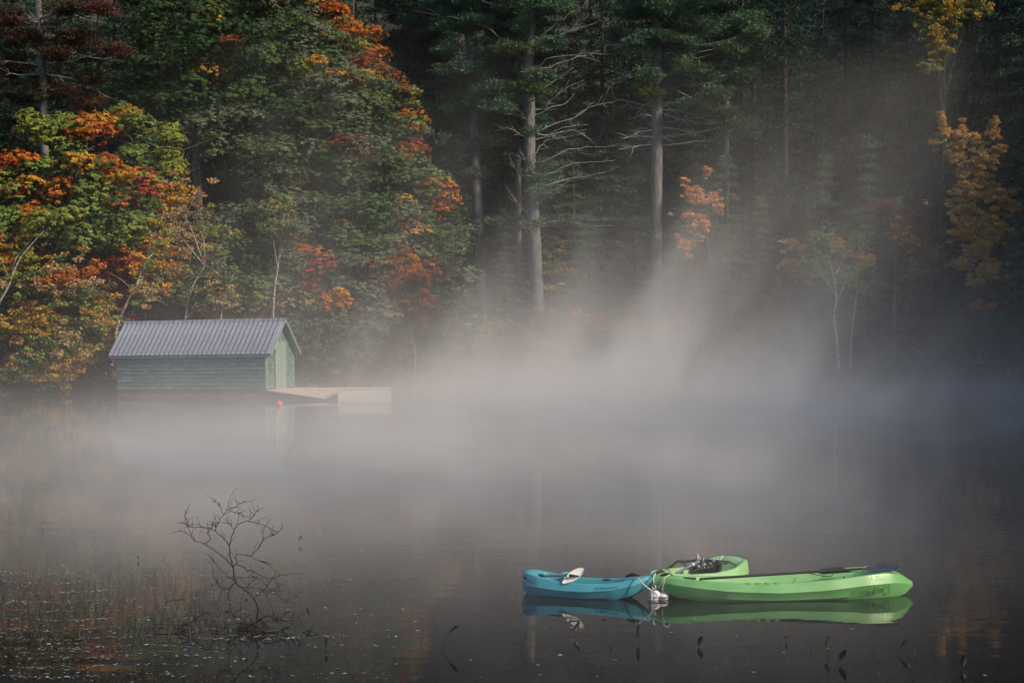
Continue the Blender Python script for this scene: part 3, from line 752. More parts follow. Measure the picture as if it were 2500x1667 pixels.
def pine(name, label, base, trunk_px, Y, r0, r1, pads, dead, seed, pal, cat='pine', group=None, bark='bark_pine', npc=110, size=.24, deadr=.038, whorls=None):
    """tall pine: trunk through photo points, flat needle pads on limbs, bare dead branches"""
    r = np.random.default_rng(seed)
    root = empty(name, base); base = Vector(base); tag(root, label, cat, group)
    tp = [base - Vector((0, 0, .4))] + [at(px, py, Y) for px, py in trunk_px]
    tp = smooth_path(tp, 6); n = len(tp)
    tl = [p_ - base for p_ in tp]
    mb = MB(); mb.tube(tl, [(r0 + (r1 - r0) * (i / (n - 1))) * (1.0 + .35 * math.exp(-i * .9)) * (1 + .03 * r.normal()) for i in range(n)], 12)
    mb.build('trunk', M[bark], root, smooth=True)
    Cs, Rs, Ks = [], [], []
    pads = list(pads)
    for wy in range(whorls[0], whorls[1], 40) if whorls else ():
        cxp = np.interp(-wy, [-q_[1] for q_ in trunk_px], [q_[0] for q_ in trunk_px])
        for _ in range(int(r.integers(4, 7))):
            az = r.random() * 6.28; ln = r.uniform(55, 105)
            for f_ in (.5, .85):
                pads.append((cxp + math.cos(az) * ln * f_, wy + 20 * r.random() + 8 * f_, 32, 11, None, math.sin(az) * ln * f_ / 44.))
    for pd in pads:
        lm = MB()
        px, py, rx, ry = pd[:4]; col = pd[4] if len(pd) > 4 else None
        dy = pd[5] if len(pd) > 5 else r.uniform(-1.6, .9)
        c = at(px, py, Y + dy) - base; a = rx / F * Y; b = ry / F * Y
        k = max(4, int(a * 11))
        for _ in range(k):
            u = r.normal(size=3); u /= np.linalg.norm(u); u *= r.random() ** .4
            Cs.append((c.x + u[0] * a * .8, c.y + u[1] * a * .7, c.z + u[2] * b * .75)); s = .34 + .3 * r.random()
            Rs.append((s * 1.35, s * 1.35, s * .55)); Ks.append(col if col is not None else pal[int(r.integers(0, len(pal)))])
        zs = [abs(p_.z - (c.z - .2 - .12 * abs(c.x))) for p_ in tl]; s0 = tl[int(np.argmin(zs))]
        e = Vector(c); mid = s0.lerp(e, .55) + Vector((0, 0, -.12))
        pth = jag(r, [s0, mid, e], .03)
        lm.tube(pth, [.055 * (1 - .75 * i / (len(pth) - 1)) for i in range(len(pth))], 6)
        for _ in range(5):
            f = e + Vector((r.normal() * a * .5, r.normal() * a * .5, r.normal() * b * .3)); lm.tube([pth[-3], f], [.018, .008], 4)
        lm.build('limb', M['bark'], root, smooth=True)
    if Cs:
        v, q, c = clumps(r, np.array(Cs), np.array(Rs), npc, size, .2, np.array(Ks), 'needle', .25)
        link('crown', np_mesh('crown', v, q, c), M['needle'], root)
    for br in dead:
        pts = [at(px, py, Y - .15 - .9 * (i / len(br)) * r.random()) - base for i, (px, py) in enumerate(br)]
        zs = [abs(p_.z - pts[0].z + .1) for p_ in tl]; s0 = tl[int(np.argmin(zs))]
        if (s0 - pts[0]).length > .25: pts = [s0] + pts
        pth = jag(r, pts, .025)
        dm = MB(); m_ = len(pth)
        dm.tube(pth, [deadr * (1.1 - .9 * i / (m_ - 1)) for i in range(m_)], 6)
        d0 = (pth[-1] - pth[0]).normalized()
        for _ in range(int(r.integers(3, 7))):
            i = int(r.integers(m_ // 3, m_ - 1)); ln = .35 + .8 * r.random()
            dv = (d0 + Vector((r.normal() * .35, r.normal() * .5, r.normal() * .55))).normalized()
            e1 = pth[i] + dv * ln * .5; e2 = e1 + (dv + Vector((0, 0, .25 * r.normal()))).normalized() * ln * .5
            dm.tube([pth[i], e1, e2], [deadr * .42, deadr * .3, deadr * .12], 5)
        dm.build('dead_branch', M['dead'], root, smooth=True)
    return root

# ---- the spreading oaks behind the boathouse
broadleaf('oak_tree', 'dark green oak with wide crown at the top, left of the paler oak', 'tree', on_ground(480, 90),
          [(470, 40, 150, 90, 90), (400, 150, 120, 100, 89), (540, 120, 150, 110, 88), (350, 240, 90, 70, 89), (640, 30, 120, 80, 90), (480, 250, 120, 90, 87.5), (620, -70, 200, 90, 92), (350, -60, 180, 90, 92)],
          [(7, DG), (3, MG), (.35, GO), (.1, RU), (.5, LG)], seed=11, trunk_r=.32)
broadleaf('oak_tree', 'broad grey-green oak above the boathouse ridge, flecked with a few orange sprays', 'tree', on_ground(720, 85),
          [(720, 130, 140, 100, 86), (640, 290, 130, 105, 84.5), (790, 250, 150, 120, 84), (700, 400, 140, 95, 83), (850, 380, 130, 105, 83), (555, 340, 100, 85, 84), (690, 30, 130, 90, 88)],
          [(7, GG), (5, MG), (2, DG), (.35, GO), (.25, RU), (.8, LG)], seed=12, trunk_r=.34)
def rule_c(r, C):
    px = C[:, 0] / C[:, 1] * F + 1250; py = HOR - (C[:, 2] - CAMZ) / C[:, 1] * F
    red = pick(r, [(4, RU), (3, OR), (2, RD), (1, MG)], len(C), C); grn = pick(r, [(5, MG), (3, LG), (2, GG), (1.2, OR), (.6, GO)], len(C), C)
    k = np.clip(.75 - (py - 20) / 420., .12, .8)
    return np.where((r.random(len(C)) < k)[:, None], red, grn)
broadleaf('oak_tree', 'oak with rust and orange leaves along its sloping crown edge beside the dark pines', 'tree', on_ground(930, 87),
          [(800, 50, 62, 62, 88), (875, 120, 70, 80, 87.5), (905, 200, 70, 70, 87), (955, 250, 72, 72, 86.5), (990, 330, 66, 66, 86), (960, 400, 80, 70, 85.5), (1010, 450, 80, 70, 85), (1065, 490, 50, 62, 85), (770, -20, 50, 60, 88.5)],
          None, seed=13, trunk_r=.26, rule=rule_c, cr=.9)
broadleaf('oak_tree', 'low grey-green oak filling the slope between the boathouse roof and the shore pines', 'tree', on_ground(850, 82),
          [(870, 550, 120, 90, 81.5), (960, 560, 100, 85, 82), (760, 540, 110, 80, 82), (1040, 600, 62, 80, 83), (900, 640, 100, 70, 80.5), (800, 630, 90, 70, 80.5), (680, 480, 110, 70, 83)],
          [(6, GG), (4, MG), (2, DG), (.7, OR), (.5, RD), (.6, GO)], seed=14, trunk_r=.24, cr=.85)
broadleaf('young_tree', 'grey-green young tree directly behind the right half of the boathouse roof', 'tree', on_ground(640, 79),
          [(600, 560, 100, 80, 80), (560, 640, 90, 80, 79), (650, 660, 80, 80, 79), (700, 620, 70, 90, 79.5), (590, 720, 90, 60, 78), (700, 730, 70, 70, 78.5)],
          [(7, GG), (4, DG), (1.5, LG), (.5, RU), (.4, TA)], seed=15, size=.15, trunk_r=.1, cr=.8, npc=330)
broadleaf('birch_tree', 'slim pale birch stem rising out of grey-green leaves behind the boathouse ridge', 'tree', on_ground(668, 77.6),
          [(690, 500, 40, 45, 77.8), (670, 560, 40, 40, 77.6), (720, 560, 35, 40, 77.6)],
          [(6, GG), (3, LG), (1, TA)], seed=16, size=.12, aspect=.6, trunk_r=.05, bark='birch', style='air', cr=.6, npc=90,
          trunk=[Vector(on_ground(668, 77.6)), at(668, 740, 77.6), at(680, 640, 77.6), at(685, 590, 77.6), at(695, 520, 77.7)])
broadleaf('maple_tree', 'rust-orange maple in two layers right of the boathouse, before the pines', 'tree', on_ground(1005, 80),
          [(985, 640, 48, 32, 80), (1020, 672, 62, 30, 79.6), (965, 690, 36, 26, 79.6), (1035, 735, 45, 26, 79.5), (985, 752, 60, 28, 79.3), (1010, 775, 30, 15, 79.3)],
          [(6, RU), (2, OR), (1.2, BR)], seed=17, size=.14, aspect=.6, trunk_r=.08, cr=.5, npc=150, style='air')
broadleaf('maple_sapling', 'small bright orange maple spray just right of the boathouse gable peak', 'tree', on_ground(820, 77),
          [(800, 735, 26, 18, 77), (832, 715, 20, 20, 77), (838, 745, 26, 20, 76.8), (812, 758, 22, 12, 76.8)],
          [(6, (.46, .19, .05)), (2, GO), (1, OR)], seed=18, size=.16, aspect=.6, trunk_r=.04, cr=.36, npc=95)
broadleaf('maple_sapling', 'little coral-red maple sapling among grey-green leaves, left of the orange spray', 'tree', on_ground(765, 78),
          [(765, 660, 34, 28, 78), (800, 640, 18, 18, 78), (760, 710, 30, 26, 77.8)],
          [(4, RD), (3, RU), (1, OR), (2, GG)], seed=19, size=.15, aspect=.55, trunk_r=.04, cr=.4, npc=90)

broadleaf('young_tree', 'grey-green thicket tree between the boathouse gable and the rust-orange maple', 'tree', on_ground(860, 79.5),
          [(870, 700, 80, 62, 79.5), (900, 770, 80, 60, 79), (820, 800, 66, 56, 78.5), (940, 620, 60, 60, 80), (760, 770, 52, 62, 78.5)],
          [(7, GG), (3, DG), (1, BR), (.5, RU)], seed=51, size=.15, trunk_r=.08, cr=.75, npc=320)
broadleaf('young_tree', 'dull green tree at the foot of the slope below the first grey pine', 'tree', on_ground(1090, 84),
          [(1090, 640, 56, 60, 84.5), (1080, 730, 70, 62, 84), (1120, 560, 46, 56, 86), (1120, 690, 50, 50, 84.4)],
          [(6, GG), (4, DG), (1, MG)], seed=52, size=.15, trunk_r=.08, cr=.75, npc=300)
broadleaf('young_tree', 'olive thicket tree filling the gap under the scarlet maple', 'tree', on_ground(330, 79),
          [(330, 640, 90, 62, 79), (300, 740, 90, 66, 78), (400, 720, 70, 60, 78), (60, 640, 90, 70, 79), (20, 760, 90, 80, 78), (160, 680, 90, 80, 79), (40, 870, 90, 60, 76)],
          [(5, MG), (4, DG), (2, YG), (1, GO), (.6, RU)], seed=53, size=.16, trunk_r=.09, cr=.8, npc=320)
# ---- the left shore
broadleaf('maple_tree', 'big maple on the left edge, leaves mixed scarlet, orange and green', 'tree', on_ground(110, 77),
          [(120, 320, 80, 62, 77.5), (220, 320, 62, 48, 77.5), (70, 440, 100, 85, 77), (200, 440, 110, 90, 77), (320, 470, 75, 75, 76.5), (190, 560, 140, 62, 76), (320, 570, 65, 52, 75.6), (40, 560, 85, 70, 76.4), (-40, 480, 90, 110, 77)],
          None, seed=21, trunk_r=.22, cr=.8, size=.19, aspect=.5, npc=340,
          rule=lambda r, C: np.where((.5 + .5 * np.sin(C[:, 0] * 1.3 + C[:, 2] * .9) * .7 + .25 * r.normal(size=len(C)) < np.clip((C[:, 2] - 6.5) / 9., .2, .8))[:, None], pick(r, [(5, OR), (1.6, RD), (2, PK), (4, GO)], len(C), C, 1.0), pick(r, [(5, LG), (4, YG), (2, MG)], len(C), C)))
broadleaf('birch_tree', 'golden birch with leaning white stems at the lower left shore', 'tree', on_ground(95, 74.5),
          [(110, 690, 90, 66, 74.5), (200, 720, 80, 70, 74), (230, 790, 62, 60, 73.6), (110, 800, 90, 66, 73.6), (170, 860, 85, 50, 73.2), (130, 910, 70, 36, 73), (60, 880, 50, 40, 73.4)],
          [(5, (.44, .27, .05)), (3.5, TA), (1, OR), (3, YG), (1, BR), (1.5, MG)], seed=22, size=.125, aspect=.75, trunk_r=.075, bark='birch', style='air', cr=.62, npc=150, dens=.95, droop=.2,
          trunk=[Vector(on_ground(20, 74.5)), at(40, 900, 74.5), at(62, 800, 74.5), at(110, 690, 74.6), at(150, 620, 74.8)])
broadleaf('birch_tree', 'white-stemmed birch leaning over the left end of the boathouse roof', 'tree', on_ground(275, 74.6),
          [(345, 640, 52, 46, 75.4), (390, 610, 40, 50, 75.6), (360, 710, 46, 40, 75)],
          [(3, GO), (1.5, OR), (3, YG), (3, TA)], seed=23, size=.125, aspect=.75, trunk_r=.085, bark='birch', style='air', cr=.55, npc=120,
          trunk=[Vector(on_ground(265, 74.6)), at(285, 800, 74.6), at(315, 730, 74.8), at(348, 665, 75), at(375, 600, 75.4)])
broadleaf('birch_tree', 'curved bare-stemmed white birch against the dark gap at the left edge', 'tree', on_ground(-30, 75),
          [(30, 640, 62, 56, 75.2), (-20, 600, 60, 60, 75.4), (60, 610, 40, 40, 75.2)],
          [(4, GO), (3, YG), (1, OR), (3, LG)], seed=24, size=.13, aspect=.7, trunk_r=.06, bark='birch', style='air', cr=.6, npc=90,
          trunk=[Vector(on_ground(-30, 75)), at(-8, 760, 74.2), at(20, 700, 74), at(50, 630, 74), at(110, 560, 74.2)])
broadleaf('maple_tree', 'deep crimson maple between the golden birch and the boathouse', 'tree', on_ground(255, 76),
          [(250, 670, 58, 50, 76), (290, 700, 45, 50, 75.8), (270, 760, 50, 46, 75.5), (235, 815, 36, 36, 75.3), (300, 640, 60, 30, 76.2), (90, 620, 30, 40, 75.6)],
          [(6, DR), (3, (.22, .025, .03)), (1, RD)], seed=25, size=.14, aspect=.6, trunk_r=.08, cr=.5, npc=150, style='air')
broadleaf('birch_tree', 'tan-leaved birch clump with thin pale stems rising behind the boathouse roof', 'tree', on_ground(455, 78),
          [(430, 490, 62, 50, 78.4), (480, 560, 56, 56, 78), (430, 600, 66, 60, 77.8), (520, 640, 42, 62, 77.8), (450, 690, 80, 56, 77.4), (395, 540, 46, 62, 78), (500, 730, 60, 40, 77.2)],
          [(6, TA), (3, GG), (1, GO), (1.5, YG), (.4, RU)], seed=26, size=.13, aspect=.7, trunk_r=.07, bark='birch', style='air', cr=.62, npc=135,
          trunk=[Vector(on_ground(440, 77.4)), at(455, 760, 77), at(470, 700, 76.8), at(500, 650, 77)])
broadleaf('birch_tree', 'thin twin-stemmed birch with sparse leaves right above the roof ridge', 'tree', on_ground(530, 77),
          [(540, 680, 36, 40, 77), (555, 730, 40, 34, 76.8)],
          [(5, GG), (3, TA), (1, LG)], seed=27, size=.12, aspect=.7, trunk_r=.05, bark='birch', style='air', cr=.5, npc=90,
          trunk=[Vector(on_ground(530, 77)), at(540, 770, 76.6), at(552, 715, 76.6), at(575, 660, 76.8)])
broadleaf('young_tree', 'yellow-green young tree between the scarlet maple and the dark oak', 'tree', on_ground(360, 81),
          [(330, 310, 46, 46, 82), (400, 350, 52, 60, 81.5), (345, 390, 56, 56, 81), (430, 420, 40, 40, 81), (300, 270, 26, 26, 82)],
          [(6, YG), (4, LG), (2, MG), (.8, GO)], seed=28, size=.17, trunk_r=.1, cr=.7, npc=290)
# ---- shrubs along the shore
for i, (label, lobes, pal, sz) in enumerate([
    ('round grey-green shrub at the right corner of the boathouse', [(745, 850, 60, 66, 76), (725, 800, 40, 46, 76.6), (790, 800, 52, 52, 77)], [(6, GG), (3, DG), (.5, TA)], .13),
    ('brownish-green shrub above the far end of the pale dock', [(860, 860, 70, 60, 77), (830, 810, 52, 46, 78), (900, 820, 52, 46, 78)], [(5, GG), (2, BR), (2, DG), (1, RU)], .13),
    ('dull red-tinged shrub right of the dock, half lost in mist', [(945, 880, 60, 46, 79), (960, 830, 50, 40, 80)], [(4, BR), (3, DG), (2, RU)], .13),
    ('dark bush below the rust-orange maple', [(1040, 830, 60, 56, 81), (1090, 850, 50, 50, 82)], [(5, DG), (2, BR), (1, GG)], .13),
    ('rust and yellow bush at the foot of the first pine', [(1140, 820, 56, 36, 84.5), (1190, 805, 46, 30, 85)], [(4, RU), (2, YG), (3, DG)], .12),
    ('orange-brown bush at the foot of the branchy pine', [(1250, 805, 56, 30, 85), (1320, 795, 40, 30, 85.2), (1345, 770, 16, 20, 85)], [(4, RU), (2, YG), (2, DG), (1, OR)], .12),
    ('russet bush right of the branchy pine, above the bright mist', [(1400, 795, 46, 36, 85.4), (1440, 790, 36, 30, 85.6)], [(5, RU), (2, DG), (1, OR)], .12),
    ('russet bush left of the tall bare-trunked pine', [(1500, 790, 50, 30, 86), (1560, 790, 40, 30, 86)], [(5, RU), (2, DG)], .12),
    ('small orange bush right of the tall bare-trunked pine base', [(1635, 800, 26, 26, 85.4), (1660, 785, 16, 16, 85.4)], [(4, OR), (2, YG), (2, DG)], .12),
    ('dark bush in blue mist left of the white-stemmed birch pair', [(1780, 830, 80, 50, 85.5), (1860, 820, 60, 50, 86)], [(5, DG), (2, GG)], .13),
    ('dark bush beneath the gold maple at the right edge', [(2300, 830, 90, 56, 84), (2420, 820, 80, 60, 83)], [(5, DG), (2, BR)], .13),
    ('brown bush at the left edge below the golden birch', [(40, 925, 60, 36, 73), (120, 940, 60, 26, 72.6)], [(4, BR), (2, DG), (1, TA)], .12),
    ('dark bush against the left end wall of the boathouse', [(240, 900, 52, 44, 73.4), (255, 850, 36, 40, 74)], [(5, BR), (4, DG)], .12)]):
    cx = np.mean([l_[0] for l_ in lobes]); Y = np.mean([l_[4] for l_ in lobes])
    broadleaf('shore_shrub', label, 'shrub', on_ground(cx, Y), lobes, pal, seed=60 + i, size=sz, aspect=.55, trunk_r=.035, cr=.5, npc=110, style='air', group='shrubs along the shore')
# ---- saplings and small trees in the mist on the right
broadleaf('maple_sapling', 'orange maple sapling in open layers right of the tall bare-trunked pine', 'tree', on_ground(1700, 86.5),
          [(1672, 440, 16, 10, 86.5), (1690, 465, 22, 12, 86.5), (1712, 490, 34, 16, 86.4), (1680, 478, 14, 8, 86.4), (1690, 530, 34, 16, 86.3), (1700, 555, 36, 16, 86.3), (1675, 595, 34, 20, 86.2), (1750, 500, 18, 28, 86.6), (1727, 420, 10, 18, 86.6), (1715, 545, 24, 14, 86.2), (1675, 625, 18, 10, 86.2)],
          [(5, (.62, .30, .14)), (2, (.55, .22, .08)), (1.5, TA)], seed=41, size=.14, aspect=.65, trunk_r=.05, cr=.36, npc=80, style='air')
broadleaf('maple_sapling', 'small ochre sapling in two layers halfway to the right edge', 'tree', on_ground(1935, 87),
          [(1922, 590, 22, 10, 87), (1945, 602, 22, 9, 87), (1912, 615, 12, 7, 87), (1925, 645, 26, 14, 87), (1945, 665, 24, 12, 87)],
          [(5, (.34, .16, .05)), (2, TA)], seed=42, size=.13, aspect=.65, trunk_r=.045, cr=.34, npc=80, style='air')
broadleaf('birch_tree', 'forked white-stemmed birch with thin green crown in the mist', 'tree', on_ground(2047, 84.4),
          [(2040, 610, 52, 42, 85), (1990, 650, 44, 36, 85), (2090, 590, 36, 36, 85.2), (2070, 670, 44, 30, 84.8), (2000, 590, 36, 30, 85)],
          [(5, LG), (3, GG), (1, GO)], seed=43, size=.13, aspect=.65, trunk_r=.085, bark='birch', style='air', cr=.5, npc=60,
          trunk=[Vector(on_ground(2048, 84.4)), at(2043, 830, 84.4), at(2036, 770, 84.4), at(2042, 725, 84.4), at(2030, 650, 84.6)])
broadleaf('birch_tree', 'thin slanting white birch stem just right of the forked one', 'tree', on_ground(2078, 84.6),
          [(2110, 640, 30, 30, 85), (2095, 700, 24, 20, 84.8)],
          [(5, LG), (2, GO)], seed=44, size=.12, aspect=.65, trunk_r=.06, bark='birch', style='air', cr=.4, npc=60,
          trunk=[Vector(on_ground(2078, 84.6)), at(2078, 830, 84.6), at(2090, 730, 84.6), at(2105, 690, 84.8)])
broadleaf('young_tree', 'thin straight-stemmed tree with dull reddish leaves left of the gold maple', 'tree', on_ground(2182, 86),
          [(2190, 560, 62, 42, 86.4), (2240, 600, 50, 40, 86.4), (2170, 500, 40, 30, 86.6), (2210, 660, 56, 26, 86), (2250, 510, 36, 26, 86.5), (2290, 620, 30, 20, 86.4)],
          [(4, RU), (2, BR), (3, GG), (1, GO)], seed=45, size=.14, aspect=.6, trunk_r=.1, bark='bark_pine', style='air', cr=.5, npc=65,
          trunk=[Vector(on_ground(2182, 86)), at(2182, 800, 86), at(2188, 600, 86), at(2192, 520, 86.2)])
broadleaf('maple_tree', 'tall narrow gold maple standing out of the dark at the right edge', 'tree', on_ground(2390, 85.5),
          [(2295, 285, 10, 20, 86), (2308, 325, 21, 30, 86), (2340, 355, 31, 30, 86), (2282, 345, 17, 9, 86), (2420, 325, 18, 32, 86), (2385, 350, 21, 27, 86), (2400, 390, 35, 32, 85.8), (2440, 365, 21, 16, 85.8), (2365, 410, 27, 26, 85.8), (2370, 460, 46, 34, 85.6), (2430, 480, 42, 34, 85.5), (2465, 500, 27, 20, 85.5), (2350, 510, 38, 30, 85.5), (2400, 540, 48, 34, 85.4), (2360, 565, 46, 27, 85.3), (2440, 560, 27, 23, 85.3), (2390, 610, 35, 32, 85.2), (2350, 640, 27, 23, 85.2), (2410, 660, 35, 26, 85.1), (2380, 690, 29, 16, 85.1), (2390, 440, 21, 26, 85.7), (2330, 385, 13, 22, 86), (2405, 590, 32, 22, 85.2), (2300, 300, 6, 19, 86), (2428, 300, 6, 19, 86), (2350, 320, 7, 19, 86), (2470, 470, 10, 10, 85.5)],
          [(6, (.50, .30, .08)), (3, (.42, .25, .07)), (1.5, (.28, .23, .07))], seed=46, size=.15, aspect=.6, trunk_r=.09, bark='bark_dark', cr=.44, npc=105, style='air')
broadleaf('maple_sapling', 'small low orange spray beneath the gold maple', 'tree', on_ground(2400, 84.6),
          [(2385, 748, 18, 10, 84.6), (2420, 745, 18, 8, 84.6), (2390, 735, 8, 8, 84.6)],
          [(5, (.40, .16, .05))], seed=47, size=.13, aspect=.6, trunk_r=.03, cr=.3, npc=70, style='air')
broadleaf('maple_tree', 'yellow-leaved tree hanging into the top right corner region', 'tree', on_ground(2320, 93),
          [(2250, 10, 50, 40, 93), (2310, 30, 56, 46, 92.6), (2280, 80, 44, 34, 92.4), (2300, 125, 30, 26, 92.2), (2275, 165, 28, 18, 92), (2340, -30, 70, 50, 93), (2380, 20, 40, 30, 93)],
          [(5, (.42, .28, .05)), (3, (.2, .2, .05)), (2, MG)], seed=48, size=.16, aspect=.55, bark='bark_dark', trunk_r=.12, cr=.55, npc=110, style='air')
broadleaf('maple_sapling', 'pale yellow sapling in flat layers right behind the branchy pine trunk', 'tree', on_ground(1345, 91),
          [(1350, 590, 30, 14, 91), (1330, 620, 26, 12, 91), (1370, 665, 40, 12, 90.6), (1350, 650, 30, 12, 90.8), (1350, 705, 34, 10, 90.4), (1290, 690, 18, 10, 91), (1370, 615, 16, 10, 91)],
          [(4, GO), (3, YG), (2, TA)], seed=49, size=.13, aspect=.65, trunk_r=.045, cr=.34, npc=80, style='air')

# ---- tall pines
pine('white_pine', 'grey pine with straight trunk beside the oak edge, dark needle layers', on_ground(1183, 91.5),
     [(1178, 700), (1165, 480), (1158, 330), (1150, 160), (1142, 40), (1138, -120)], 91.5, .33, .22,
     [(1120, 170, 70, 24), (1180, 165, 60, 24), (1090, 205, 70, 26), (1160, 195, 90, 26), (1210, 210, 60, 24), (1130, 245, 80, 24), (1090, 270, 60, 24), (1190, 250, 60, 22), (1120, 290, 50, 18), (1200, 345, 50, 26), (1100, 350, 50, 26), (1090, 120, 50, 24), (1210, 120, 60, 24), (1110, 40, 80, 30), (1190, 30, 80, 30), (1160, 420, 30, 20), (1130, -30, 90, 40), (1190, -60, 90, 40)],
     [[(1140, 125), (1115, 108), (1085, 95)], [(1150, 130), (1165, 115), (1182, 98)], [(1170, 336), (1200, 334)], [(1136, 50), (1080, 40), (1040, 18)]], 31, [PN, PN, PB], whorls=(-80, 60))
pine('white_pine', 'thick pine with many bare branches sweeping up to the right', on_ground(1313, 90),
     [(1312, 740), (1305, 600), (1298, 470), (1293, 380), (1292, 270), (1290, 150), (1298, 40), (1300, -120)], 90, .40, .26,
     [(1285, 92, 44, 18, (.06, .11, .035)), (1250, 118, 50, 16, (.06, .11, .035)), (1300, 110, 40, 16, PB), (1290, 212, 44, 16, (.075, .115, .045)), (1250, 240, 46, 18, PB), (1322, 222, 36, 14, (.07, .11, .045)), (1220, 262, 40, 16), (1320, 180, 40, 20), (1330, 400, 44, 24), (1310, 430, 40, 24), (1350, 425, 40, 22), (1290, 60, 50, 26), (1340, 100, 40, 18), (1260, 20, 80, 30), (1330, 10, 80, 30), (1300, 320, 26, 16), (1330, 470, 30, 14), (1290, 545, 50, 14), (1360, 540, 60, 14), (1230, 540, 50, 14), (1300, -60, 110, 40)],
     [[(1318, 318), (1400, 285), (1440, 262), (1500, 248)], [(1308, 372), (1330, 345), (1375, 335), (1430, 325)], [(1332, 395), (1375, 370), (1435, 360), (1500, 358)], [(1340, 425), (1400, 400), (1500, 392)],
      [(1315, 278), (1345, 262), (1385, 250), (1400, 230)], [(1330, 265), (1345, 245), (1385, 215), (1425, 196)], [(1320, 218), (1365, 190), (1400, 165)], [(1318, 160), (1340, 142), (1400, 135), (1450, 128)],
      [(1325, 168), (1395, 145), (1445, 132), (1500, 135)], [(1325, 108), (1380, 80), (1440, 62), (1470, 50)], [(1318, 90), (1355, 60), (1395, 30), (1435, 5)], [(1330, 452), (1393, 435), (1440, 430), (1500, 415)], [(1330, 335), (1375, 312), (1435, 305)],
      [(1282, 285), (1262, 265), (1245, 242)], [(1276, 332), (1245, 315), (1215, 308)], [(1290, 400), (1268, 372)], [(1285, 105), (1235, 100), (1190, 70), (1140, 50), (1090, 42)], [(1285, 55), (1250, 25), (1180, 5)],
      [(1315, 500), (1340, 470), (1375, 450), (1410, 432)], [(1320, 548), (1360, 540), (1430, 548), (1500, 551)], [(1298, 528), (1270, 505), (1255, 485)], [(1340, 330), (1400, 318), (1445, 342)]], 32, [PN, PB], whorls=(-80, 40))
pine('white_pine', 'slender pine trunk close on the left of the thick branchy pine', on_ground(1268, 92.5),
     [(1268, 730), (1266, 560), (1266, 430), (1262, 300), (1258, 150), (1255, -60)], 92.5, .19, .12,
     [(1230, 60, 60, 26), (1275, 130, 50, 24), (1235, 170, 50, 24), (1240, -20, 80, 40)], [[(1272, 490), (1290, 470)], [(1260, 415), (1243, 397)]], 33, [PN, HM], whorls=(-80, 330))
pine('white_pine', 'tallest straight grey pine with needle pads fanning out to its right', on_ground(1600, 90.5),
     [(1599, 760), (1601, 600), (1603, 420), (1604, 300), (1605, 180), (1606, 80), (1603, -20), (1600, -140)], 90.5, .36, .25,
     [(1690, 75, 50, 20), (1720, 60, 50, 22), (1775, 122, 56, 20, PB), (1805, 105, 36, 18, PB), (1800, 55, 50, 18), (1850, 78, 36, 16, PB), (1690, 172, 60, 18, (.055, .09, .04)), (1655, 195, 44, 14, (.055, .09, .04)), (1720, 190, 40, 16, PB), (1805, 185, 36, 14, (.06, .09, .045)), (1755, 225, 40, 18), (1585, 178, 40, 16, PB), (1565, 212, 36, 16, (.075, .12, .04)), (1590, 230, 26, 14, (.09, .13, .03)), (1740, 235, 40, 16, (.06, .09, .045)), (1775, 272, 46, 18, (.065, .095, .045)), (1815, 300, 46, 18, (.06, .09, .045)), (1830, 322, 44, 14, (.06, .09, .045)), (1660, 110, 60, 24), (1560, 30, 70, 22), (1640, 20, 70, 24), (1650, 150, 50, 20), (1545, 130, 50, 22), (1520, 90, 60, 24), (1690, 250, 50, 20), (1600, -60, 120, 40), (1740, -20, 90, 30)],
     [[(1600, 40), (1550, 35), (1480, 28)], [(1605, 38), (1560, 52), (1500, 52)], [(1600, 102), (1550, 105), (1500, 110), (1480, 100)], [(1592, 285), (1570, 280), (1532, 292)], [(1593, 318), (1545, 325)], [(1590, 335), (1550, 333), (1517, 341)], [(1588, 353), (1555, 358), (1513, 365)], [(1600, 250), (1575, 255), (1562, 270)],
      [(1615, 268), (1660, 272), (1700, 285), (1750, 300)], [(1620, 280), (1660, 290), (1700, 300), (1755, 303)], [(1612, 313), (1665, 317), (1700, 328)], [(1615, 332), (1655, 335)], [(1612, 200), (1690, 242), (1740, 270)], [(1592, 262), (1520, 245), (1455, 258)], [(1612, 80), (1655, 82)]], 34, [PN, PB], whorls=(-80, 110))
pine('white_pine', 'thin dark pine stem at the top, right of the tallest pine', on_ground(1772, 96),
     [(1772, 600), (1772, 300), (1770, 90), (1764, 0), (1760, -100)], 96, .22, .17,
     [(1700, 20, 50, 20), (1820, 40, 60, 20, PB), (1840, 60, 40, 18, PB)], [[(1765, 46), (1720, 32), (1645, 25)]], 35, [PN, HM], whorls=(-80, 200))
pine('white_pine', 'thin pine stem at the top beside the rust-tipped oak', on_ground(1015, 96),
     [(1015, 500), (1012, 280), (1008, 160), (1005, 60), (1002, -80)], 96, .22, .16,
     [(980, 90, 60, 22), (1040, 120, 60, 22), (960, 20, 60, 22), (1050, 40, 70, 24)], [[(1002, 62), (960, 70), (955, 76)], [(1008, 55), (1040, 56), (1085, 52)]], 36, [PN, HM], whorls=(-80, 300))
